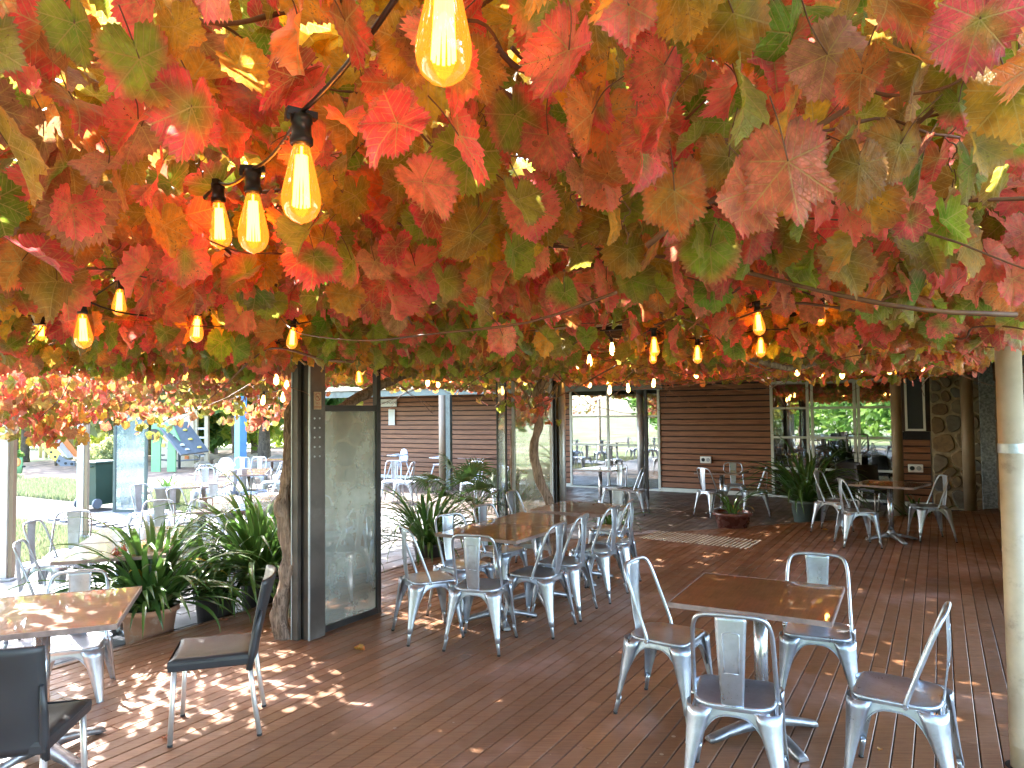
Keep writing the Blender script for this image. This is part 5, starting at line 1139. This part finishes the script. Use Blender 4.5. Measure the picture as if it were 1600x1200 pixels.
def template(lod, seed):
    rs = np.random.default_rng(seed); n = {0: 84, 1: 44, 2: 24, 3: 9}[lod]; th, r_ = outline(n, {0: 42, 1: 22, 2: 12, 3: 0}[lod], {0: .13, 1: .14, 2: .2, 3: 0}[lod], rs.choice([-.04, .02, .07, .15]), rs)
    rings = {0: [.3, .62, .85, 1], 1: [.5, 1], 2: [1], 3: [1]}[lod]; v = [(0, 0)]; f = []
    for ri, s in enumerate(rings):
        if s < 1: rr_ = np.convolve(np.r_[r_[-2:], r_, r_[:2]], np.ones(5)/5, 'valid')*s
        else: rr_ = r_
        v += [(rr_[i]*math.sin(th[i]), rr_[i]*math.cos(th[i])) for i in range(n)]
    for j in range(n): f.append((0, 1+j, 1+(j+1) % n))
    for ri in range(len(rings)-1):
        o = 1+ri*n
        for j in range(n): f += [(o+j, o+n+j, o+n+(j+1) % n), (o+j, o+n+(j+1) % n, o+(j+1) % n)]
    v = np.array(v); x, y = v[:, 0], v[:, 1]; r2 = x*x+y*y; ang = np.arctan2(x, y)
    cup, fold, rip, ph, curl, roll = rs.uniform(-.55, .35), rs.uniform(-.1, .95), rs.uniform(.04, .14), rs.uniform(0, 6), rs.uniform(-.2, .75), rs.uniform(-.7, .8)
    z = -cup*r2*.5+fold*np.abs(x)*.55+rip*np.sin(ang*5+ph)*r2+.05*np.sin(ang*11+ph*2)*r2+roll*x*y*.4
    z -= curl*np.clip(y-.35, 0, 1)**2*1.3
    z += -.35*rs.uniform(0, 1)*np.clip(np.abs(x)-.5, 0, 1)**2*2.5
    ve = np.minimum(np.abs(x)+9*(y < 0), np.minimum(np.abs(np.abs(x)*math.cos(R(52))-y*math.sin(R(52))), np.abs(np.abs(x)*math.cos(R(108))-y*math.sin(R(108)))))
    z += .035*np.clip(ve/.16, 0, 1)*np.sqrt(r2)            # blade quilts up between the veins
    if rs.uniform() < .35: k_ = rs.choice([-1, 1]); z = z+k_*rs.uniform(.5, 1.1)*np.clip(x*k_-.15, 0, 1)**2+rs.uniform(-.5, .5)*y*y*.6
    eg = np.zeros(len(v)); eg[-n:] = 1; EDGE[(lod, seed)] = eg
    return np.c_[x*(1-.12*max(fold, 0))*rs.uniform(.84, 1.06), y-.0, z], np.array(f), v, eg
TP = {0: [template(0, 100+i) for i in range(30)], 1: [template(1, 200+i) for i in range(20)], 2: [template(2, 300+i) for i in range(12)], 3: [template(3, 400+i) for i in range(10)]}
PAL = {'olive': ((.30, .27, .025), (.46, .24, .03)), 'green': ((.17, .32, .02), (.30, .34, .03)), 'yellow': ((.66, .50, .04), (.76, .38, .04)), 'orange': ((.58, .32, .03), (.84, .24, .05)),
       'red': ((.56, .22, .05), (.86, .08, .08)), 'coral': ((.76, .22, .13), (.92, .14, .15)), 'crimson': ((.46, .10, .05), (.76, .05, .10)), 'brown': ((.38, .20, .09), (.54, .21, .13)), 'mixed': ((.24, .32, .03), (.90, .11, .13))}
PK = list(PAL); PC = np.array([PAL[k][0] for k in PK]); PE = np.array([PAL[k][1] for k in PK])
def palette_weights(px, py, nz=None):
    #            olive green yellow orange red coral crimson brown mixed
    w_ = np.array([.15, .09, .05, .08, .15, .22, .04, .06, .16])
    if px < 300 and py < 250: w_ = np.array([.26, .12, .06, .14, .10, .06, .03, .10, .16])
    elif py < 120: w_ = np.array([.24, .11, .08, .13, .08, .11, .04, .09, .12])
    elif px > 880 and py > 440: w_ = np.array([.15, .15, .05, .20, .11, .17, .02, .06, .09])
    elif 470 < px < 880 and py > 500: w_ = np.array([.20, .28, .10, .12, .06, .08, .01, .05, .12])
    elif px < 470 and py > 440: w_ = np.array([.16, .16, .08, .12, .18, .14, .06, .06, .10])
    if py > 260: w_ = w_*np.array([1, 1.5, 1.7, 1.1, 1, 1.1, .8, .5, 1])
    if nz is not None: w_ = w_*np.exp(nz*np.array([-2.2, -2.6, -1, .4, 2, 2.2, 1.6, .2, .2]))
    return w_/w_.sum()
lr = np.random.default_rng(42)
def frame(nrm, tip):
    z = nrm; y = tip-z*np.dot(tip, z); y /= np.linalg.norm(y); x = np.cross(y, z); return np.stack([x, y, z], 1)
TOPD = 150
LEAVES = []                                               # (pos, frame, size, lod, template, palette, mixpar, dist)
DEEP = np.array([.14, .14, .02, .04, .22, .08, .22, .08, .06]); DEEP /= DEEP.sum()  # darker leaf mix, meant to offset strong sun at the lawn side
def add_leaf(p, hang, size, px, py, dist, az=None, top=False):
    az = lr.uniform(0, 2*math.pi) if az is None else az
    tip = np.array([math.cos(az)*math.cos(hang), math.sin(az)*math.cos(hang), -math.sin(hang)])
    upn = np.array([math.cos(az)*math.sin(hang), math.sin(az)*math.sin(hang), math.cos(hang)]); side = np.cross(tip, upn); ro = lr.normal(0, .45); n_ = upn*math.cos(ro)+side*math.sin(ro)
    fr_ = frame(n_, tip); pxs = size*F/max(dist, .5)
    lod = 0 if pxs > 52 else (1 if pxs > 17 else (2 if pxs > 8 and dist < 9 else 3))
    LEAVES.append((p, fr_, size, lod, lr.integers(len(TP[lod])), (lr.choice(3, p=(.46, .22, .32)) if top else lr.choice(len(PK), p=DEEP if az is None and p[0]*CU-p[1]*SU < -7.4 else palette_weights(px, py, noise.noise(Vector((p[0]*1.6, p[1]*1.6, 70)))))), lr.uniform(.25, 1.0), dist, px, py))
CLEAR = []
for b in BULBS:
    q_ = vis(b+Vector((0, 0, -.05)), 200, 200)
    if q_: k_ = F/q_[2]; CLEAR.append((q_[0], q_[1], b.length if q_[2] > 6 else (b-Vector((0, 0, HC))).length, max(.055*k_, 5)+14, max(.11*k_, 7)+16))
CLEAR += [(608, 620, 13, 26, 16), (615, 10, 1.0, 50, 50), (560, 90, 1.05, 45, 50), (510, 155, 1.1, 45, 40), (850, 508, 6, 60, 14), (930, 505, 6.5, 50, 14), (1050, 497, 7, 30, 12), (1255, 500, 4.4, 90, 22), (1200, 470, 4.4, 50, 22)]
def inview(p): return vis(Vector(p), 130, 120)
cellA = .5
for iu in np.arange(U0, U1, cellA):
    for iv in np.arange(V0, V1, cellA):
        c = W(iu+.25, iv+.25, 2.3); q = vis(c, 260, 400); d0 = math.hypot(c.x, c.y)
        seen = q is not None or (d0 < 1.6 and c.y > -.3)
        dens = 290 if seen else 90
        if iv < -8.2: dens *= 1.7
        elif iv < -5.6 and iu < 6: dens *= .62
        n = lr.poisson(dens*cellA*cellA)
        for _ in range(n):
            u, v = iu+lr.uniform(0, cellA), iv+lr.uniform(0, cellA)
            if v > V1 or v < V0-.1: continue
            if -8.3 < v < -6.5 and u < 6.3 and noise.noise(Vector((u*.6, v*.6, 40)))+(.42 if 2.2 < u < 5.2 else 0) > .2: continue
            zb = zbot(u, v); t = lr.beta(1.0, 1.35) if seen else lr.uniform(0, 1); z = zb+t*.62
            if v < -8.1: z = zb+lr.uniform(0, 1)*(2.75-zb)
            p = np.array(W(u, v, z)); dd = p-np.array([0, 0, HC]); dist = math.sqrt((dd**2).sum())
            if dist < .92: continue
            q = inview(p); px, py = (q[0], q[1]) if q else (-500, -500)
            if not q and seen and lr.random() < .6: continue
            hang = lr.uniform(.55, 1.52) if t < .5 else lr.uniform(-.1, 1.2)
            if v < -8.1: hang = lr.uniform(.5, 1.5)
            size = (.052+.055*lr.beta(1.6, 1.5))*(1.0 if dist > 1.8 else .80)
            if not q: size *= 1.35
            # the vine is cut back around lamps, cable and white rail
            if q and any(abs(px-bx) < rx and abs(py-by) < ry and dist < bd+.06 for bx, by, bd, rx, ry in CLEAR): continue
            if q and py > 470 and dist < 3.2: continue
            add_leaf(p, hang, size, px, py, dist)
nU = 0
for iu in np.arange(U0, U1+.6, cellA):                     # extra upper leaf layer, added to shade the deck, denser by zone
    for iv in np.arange(V0, V1, cellA):
        for _ in range(lr.poisson(TOPD*(1.7 if iu < 2.5 else (2.4 if iv > -5.5 else 1.3))*cellA*cellA)):
            u, v = iu+lr.uniform(0, cellA), iv+lr.uniform(0, cellA); z = zbot(u, v)+lr.uniform(.62, 1.15) if v > -8.1 else lr.uniform(2.6, 3.1)
            if noise.noise(Vector((u*1.4, v*1.4, 20))) > (.42 if u > 2.5 else .33) or (v < -6.3 and u < 6): continue
            p = np.array(W(u, v, z)); q = inview(p); px, py = (q[0], q[1]) if q else (-500, -500)
            add_leaf(p, lr.uniform(-.2, .7), lr.uniform(.085, .12), px, py, max(9, np.linalg.norm(p)), None, True)
# sprays hanging lower over the lawn edge, by the far post and the pipe
def spray(px, py, d, n, rx, ry, az=None):
    for _ in range(n):
        p = PD(px+lr.normal(0, rx), py-abs(lr.normal(0, ry)), d*lr.uniform(.94, 1.06)); add_leaf(np.array(p), lr.uniform(.5, 1.45), lr.uniform(.05, .085), px, py, d)
for a in ((40, 575, 5.2, 90, 50, 28), (140, 580, 5.4, 90, 50, 28), (240, 590, 5.6, 80, 50, 28), (340, 590, 5.8, 80, 50, 28), (430, 585, 5.8, 50, 28, 24), (20, 665, 6.6, 170, 40, 60), (75, 695, 6.9, 150, 22, 60), (110, 660, 7.2, 150, 35, 50), (150, 640, 7.6, 120, 30, 40), (60, 640, 6.6, 170, 45, 60), (200, 640, 8.2, 90, 30, 35), (235, 655, 12.6, 60, 14, 22), (300, 622, 10, 80, 50, 22), (400, 616, 9.8, 80, 45, 24), (455, 650, 7.2, 14, 5, 40), (845, 660, 8.8, 26, 16, 36), (800, 640, 9.0, 22, 16, 30), (762, 632, 9.2, 10, 10, 16), (900, 590, 8, 26, 50, 14), (640, 590, 8.8, 40, 60, 14), (720, 585, 8.8, 40, 60, 14), (1560, 500, 4.0, 12, 20, 60), (1500, 430, 3.6, 22, 40, 40), (1540, 440, 3.2, 10, 30, 30), (1380, 600, 7.5, 26, 60, 20), (1150, 600, 9, 26, 90, 14), (1470, 580, 6.4, 14, 25, 25), (860, 470, 2.6, 5, 30, 30), (560, 480, 2.6, 12, 110, 30), (700, 500, 3.2, 16, 120, 30), (780, 530, 2.6, 4, 20, 10)): spray(*a)
# a few leaves the photograph makes much of: position, distance, size, palette, heading of the tip in the picture
def hero(px, py, d, width, pal, tilt=0, face=.25, tpl=0, mixp=.6):
    p = PD(px, py, d); size = width/2/F*d*1.18
    view = (Vector((0, 0, HC))-p).normalized(); r_ = view.cross(Vector((0, 0, 1))).normalized()*-1; dn = -(view.cross(r_)).normalized()
    if dn.z > 0: dn = -dn
    tip = (dn*math.cos(R(tilt))+r_*math.sin(R(tilt))).normalized(); n_ = (view*-1*math.cos(face)+(tip.cross(view)).normalized()*math.sin(face)+tip*.25).normalized(); n_ = np.array(n_)
    LEAVES.append((np.array(p-tip*size*.30), frame(n_, np.array(tip)), size, 0, tpl, PK.index(pal), mixp, d*.5, px, py))
for h in ((1235, 285, .95, 185, 'coral', 5, .2, 0, .35), (1310, 105, .90, 150, 'brown', 35, .25, 1, .7), (1160, 320, 1.0, 130, 'coral', -30, .5, 2, .3), (225, 120, .95, 150, 'mixed', 15, .3, 3, .45), (120, 60, .9, 120, 'green', 10, .5, 4, .9), (125, 335, 1.3, 145, 'brown', -10, .1, 5, .8), (270, 410, 1.7, 100, 'coral', 15, .2, 6, .3), (730, 260, 1.25, 120, 'green', -10, .2, 7, .9), (675, 345, 1.45, 95, 'crimson', 5, .7, 8, .6), (640, 90, 1.0, 130, 'olive', 0, .3, 9, .9), (745, 120, 1.05, 120, 'olive', 20, .3, 10, .9), (850, 50, 1.15, 120, 'coral', -10, .2, 11, .3), (860, 230, 1.2, 105, 'coral', 10, .6, 12, .4), (1010, 260, 1.15, 100, 'coral', 20, .3, 13, .3), (945, 300, 1.3, 85, 'coral', 0, .3, 14, .3), (1030, 130, 1.15, 110, 'mixed', 25, .3, 15, .5), (1110, 405, 1.5, 110, 'mixed', 0, .15, 16, .4), (885, 470, 1.9, 75, 'mixed', 10, .3, 17, .5), (785, 535, 2.0, 60, 'coral', -5, .2, 18, .6), (830, 400, 1.6, 90, 'coral', 10, .3, 19, .2), (1340, 280, 1.1, 120, 'olive', -10, .3, 20, 1), (1400, 245, 1.15, 110, 'olive', -20, .5, 21, 1), (1500, 175, 1.1, 85, 'mixed', 5, .3, 22, .5), (1545, 90, 1.1, 85, 'green', 0, .4, 23, .9), (1520, 275, 1.4, 70, 'green', 10, .3, 24, .9), (1550, 410, 1.9, 80, 'coral', 20, .2, 25, .2), (930, 45, 1.0, 130, 'olive', 0, .2, 26, .8), (60, 230, 1.2, 110, 'brown', -20, .5, 27, .8), (20, 420, 1.6, 100, 'red', -40, .5, 28, .4), (505, 390, 1.6, 85, 'olive', 0, .4, 29, .9), (590, 420, 1.6, 70, 'brown', 20, .6, 3, .8), (620, 500, 2.3, 60, 'brown', 5, .4, 5, .6), (380, 500, 2.6, 70, 'coral', 5, .3, 6, .4), (1385, 330, 1.9, 70, 'red', 5, .5, 8, .3), (1270, 490, 3, 50, 'coral', 0, .2, 9, .3), (1225, 480, 2.4, 45, 'coral', 5, .3, 10, .4), (550, 420, 1.7, 75, 'mixed', 0, .8, 11, .5), (250, 300, 1.5, 90, 'coral', 10, .3, 12, .3)): hero(*h)
print('leaves', len(LEAVES))
def leaf_arrays(L, petiole):
    p, fr_, size, lod, ti, pal, mp, dist, px, py = L; v, f, uv_, eg = TP[lod][ti]
    r_ = np.linalg.norm(uv_, axis=1); rn = lr.random(); ph = lr.uniform(0, 10, 2)
    nz = .34*np.sin(uv_[:, 0]*4.1+ph[0])+.34*np.sin(uv_[:, 1]*3.7+ph[1])+.14*np.sin(uv_[:, 0]*9+uv_[:, 1]*7+ph[0]*2); m_ = np.clip((r_-(1-mp))*2.4+nz, 0, 1)[:, None]
    col = PC[pal]*(1-m_)+PE[pal]*m_; col = col*(lr.uniform(.82, 1.18))*(1+lr.normal(0, .05, 3))
    if lr.random() < .4: col = col*(1-eg[:, None]*.6)+np.array([.26, .11, .06])*eg[:, None]*.6
    col = np.c_[np.clip(col, .005, .9)*(.55 if p[0]*CU-p[1]*SU < -7.4 else 1), np.ones(len(col))]; V = (v*size)@fr_.T+p; lvv = np.c_[uv_, np.full(len(uv_), rn)]  # lawn-side leaves darkened in their colour to offset the sun on them
    return V, f, col, lvv
def leaf_mesh(name, items):
    Vs, Fs, Cs, Ls, o = [], [], [], [], 0
    for L in items:
        V, f, c, l = leaf_arrays(L, False); Vs.append(V); Fs.append(f+o); Cs.append(c); Ls.append(l); o += len(V)
    V, f, c, l = np.concatenate(Vs), np.concatenate(Fs), np.concatenate(Cs), np.concatenate(Ls)
    me = bpy.data.meshes.new(name); me.vertices.add(len(V)); me.vertices.foreach_set('co', V.ravel().astype(np.float32)); me.loops.add(f.size); me.loops.foreach_set('vertex_index', f.ravel().astype(np.int32)); me.polygons.add(len(f)); me.polygons.foreach_set('loop_start', np.arange(0, f.size, 3, dtype=np.int32))
    me.polygons.foreach_set('use_smooth', np.ones(len(f), bool)); me.update()
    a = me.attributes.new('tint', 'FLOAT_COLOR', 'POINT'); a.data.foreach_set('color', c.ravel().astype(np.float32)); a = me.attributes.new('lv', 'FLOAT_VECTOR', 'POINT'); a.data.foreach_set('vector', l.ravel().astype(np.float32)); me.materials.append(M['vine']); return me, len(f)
def owner(L): u = L[0][0]*SU+L[0][1]*CU; return 0 if u < 6.2 else 1
ntri = 0
for vi, par in ((0, VA), (1, VB)):
    mine = [L for L in LEAVES if owner(L) == vi]
    ins = [L for L in mine if -60 < L[8] < 1660 and -60 < L[9] < 760]; ins.sort(key=lambda L: -L[2]/max(L[7], .3)); big = ins[:298]; ids = {id(L) for L in big}
    for L in big:
        L2 = (np.zeros(3),)+tuple(L[1:]); me, n = leaf_mesh('leaf', [L2]); ntri += n; o = link('leaf', me, par); o.location = Vector(L[0])-par.location
        d = Vector(L[1][:, 1]); back = -d*.2; st = MB()
        if L[3] == 0 and n > 200:                          # leaf stalk up to the cane
            sw = Vector((random.uniform(-.05, .05), random.uniform(-.05, .05), 0)); q = [Vector((0, 0, 0)), back*L[2]*1.8+sw*.35+Vector((0, 0, .012)), back*L[2]*2.4+sw+Vector((0, 0, .035))]; st.tube(cr(q, 4), .0011, 5); st.build('stalk', M['cane'], o)
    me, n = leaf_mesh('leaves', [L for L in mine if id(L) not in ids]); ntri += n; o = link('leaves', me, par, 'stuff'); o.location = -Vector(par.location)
print('vine tris', ntri)
# fallen leaves
fp = [(560, 1015, .05), (350, 968, .045), (1290, 828, .05), (262, 1152, .035), (1375, 1170, .018), (745, 852, .04)]
for i, (px, py, s) in enumerate(fp):
    p = P(px, py, .006); L = (np.zeros(3), frame(np.array([.1, .05, 1.]), np.array([math.cos(i), math.sin(i), 0.])), s, 1, i, PK.index('coral' if i % 2 else 'orange'), .4, 1, 0, 0); me, n = leaf_mesh('fallen_leaf', [L]); o = link('fallen_leaf', me); o.location = p
    tag(o, ['curled pale pink fallen leaf lying on the deck boards before the near post', 'dry leaf lying on the deck edge by the vine trunk', 'orange fallen leaf near the far deck edge strip', 'small red leaf lying at the foot of the charcoal chair', 'tiny red leaf scrap between the chairs by the cream pipe', 'dry leaf resting behind the joined tables'][i], 'leaf')
    if i == 5: o.location.z = ZL+.02
dm = MB()
for k in range(420):                                      # crumbs of leaf and petals trodden on the boards
    u, v = random.uniform(0, 7), random.uniform(-5.2, .2)
    if noise.noise(Vector((u*.8, v*.8, 2))) < -.05: continue
    c = W(u, v, .003); s = random.uniform(.002, .007); a = random.uniform(0, 6)
    dm.add([c+Vector((s*math.cos(a+b)*random.uniform(.5, 1), s*math.sin(a+b)*random.uniform(.5, 1), random.uniform(0, .002))) for b in (0, 1.3, 2.6, 4, 5.2)], [(0, 1, 2, 3, 4)])
tag(dm.build('leaf_litter', M['signcream'], None, 'stuff'), 'small pale crumbs of leaf and petal scattered on the deck', 'litter')
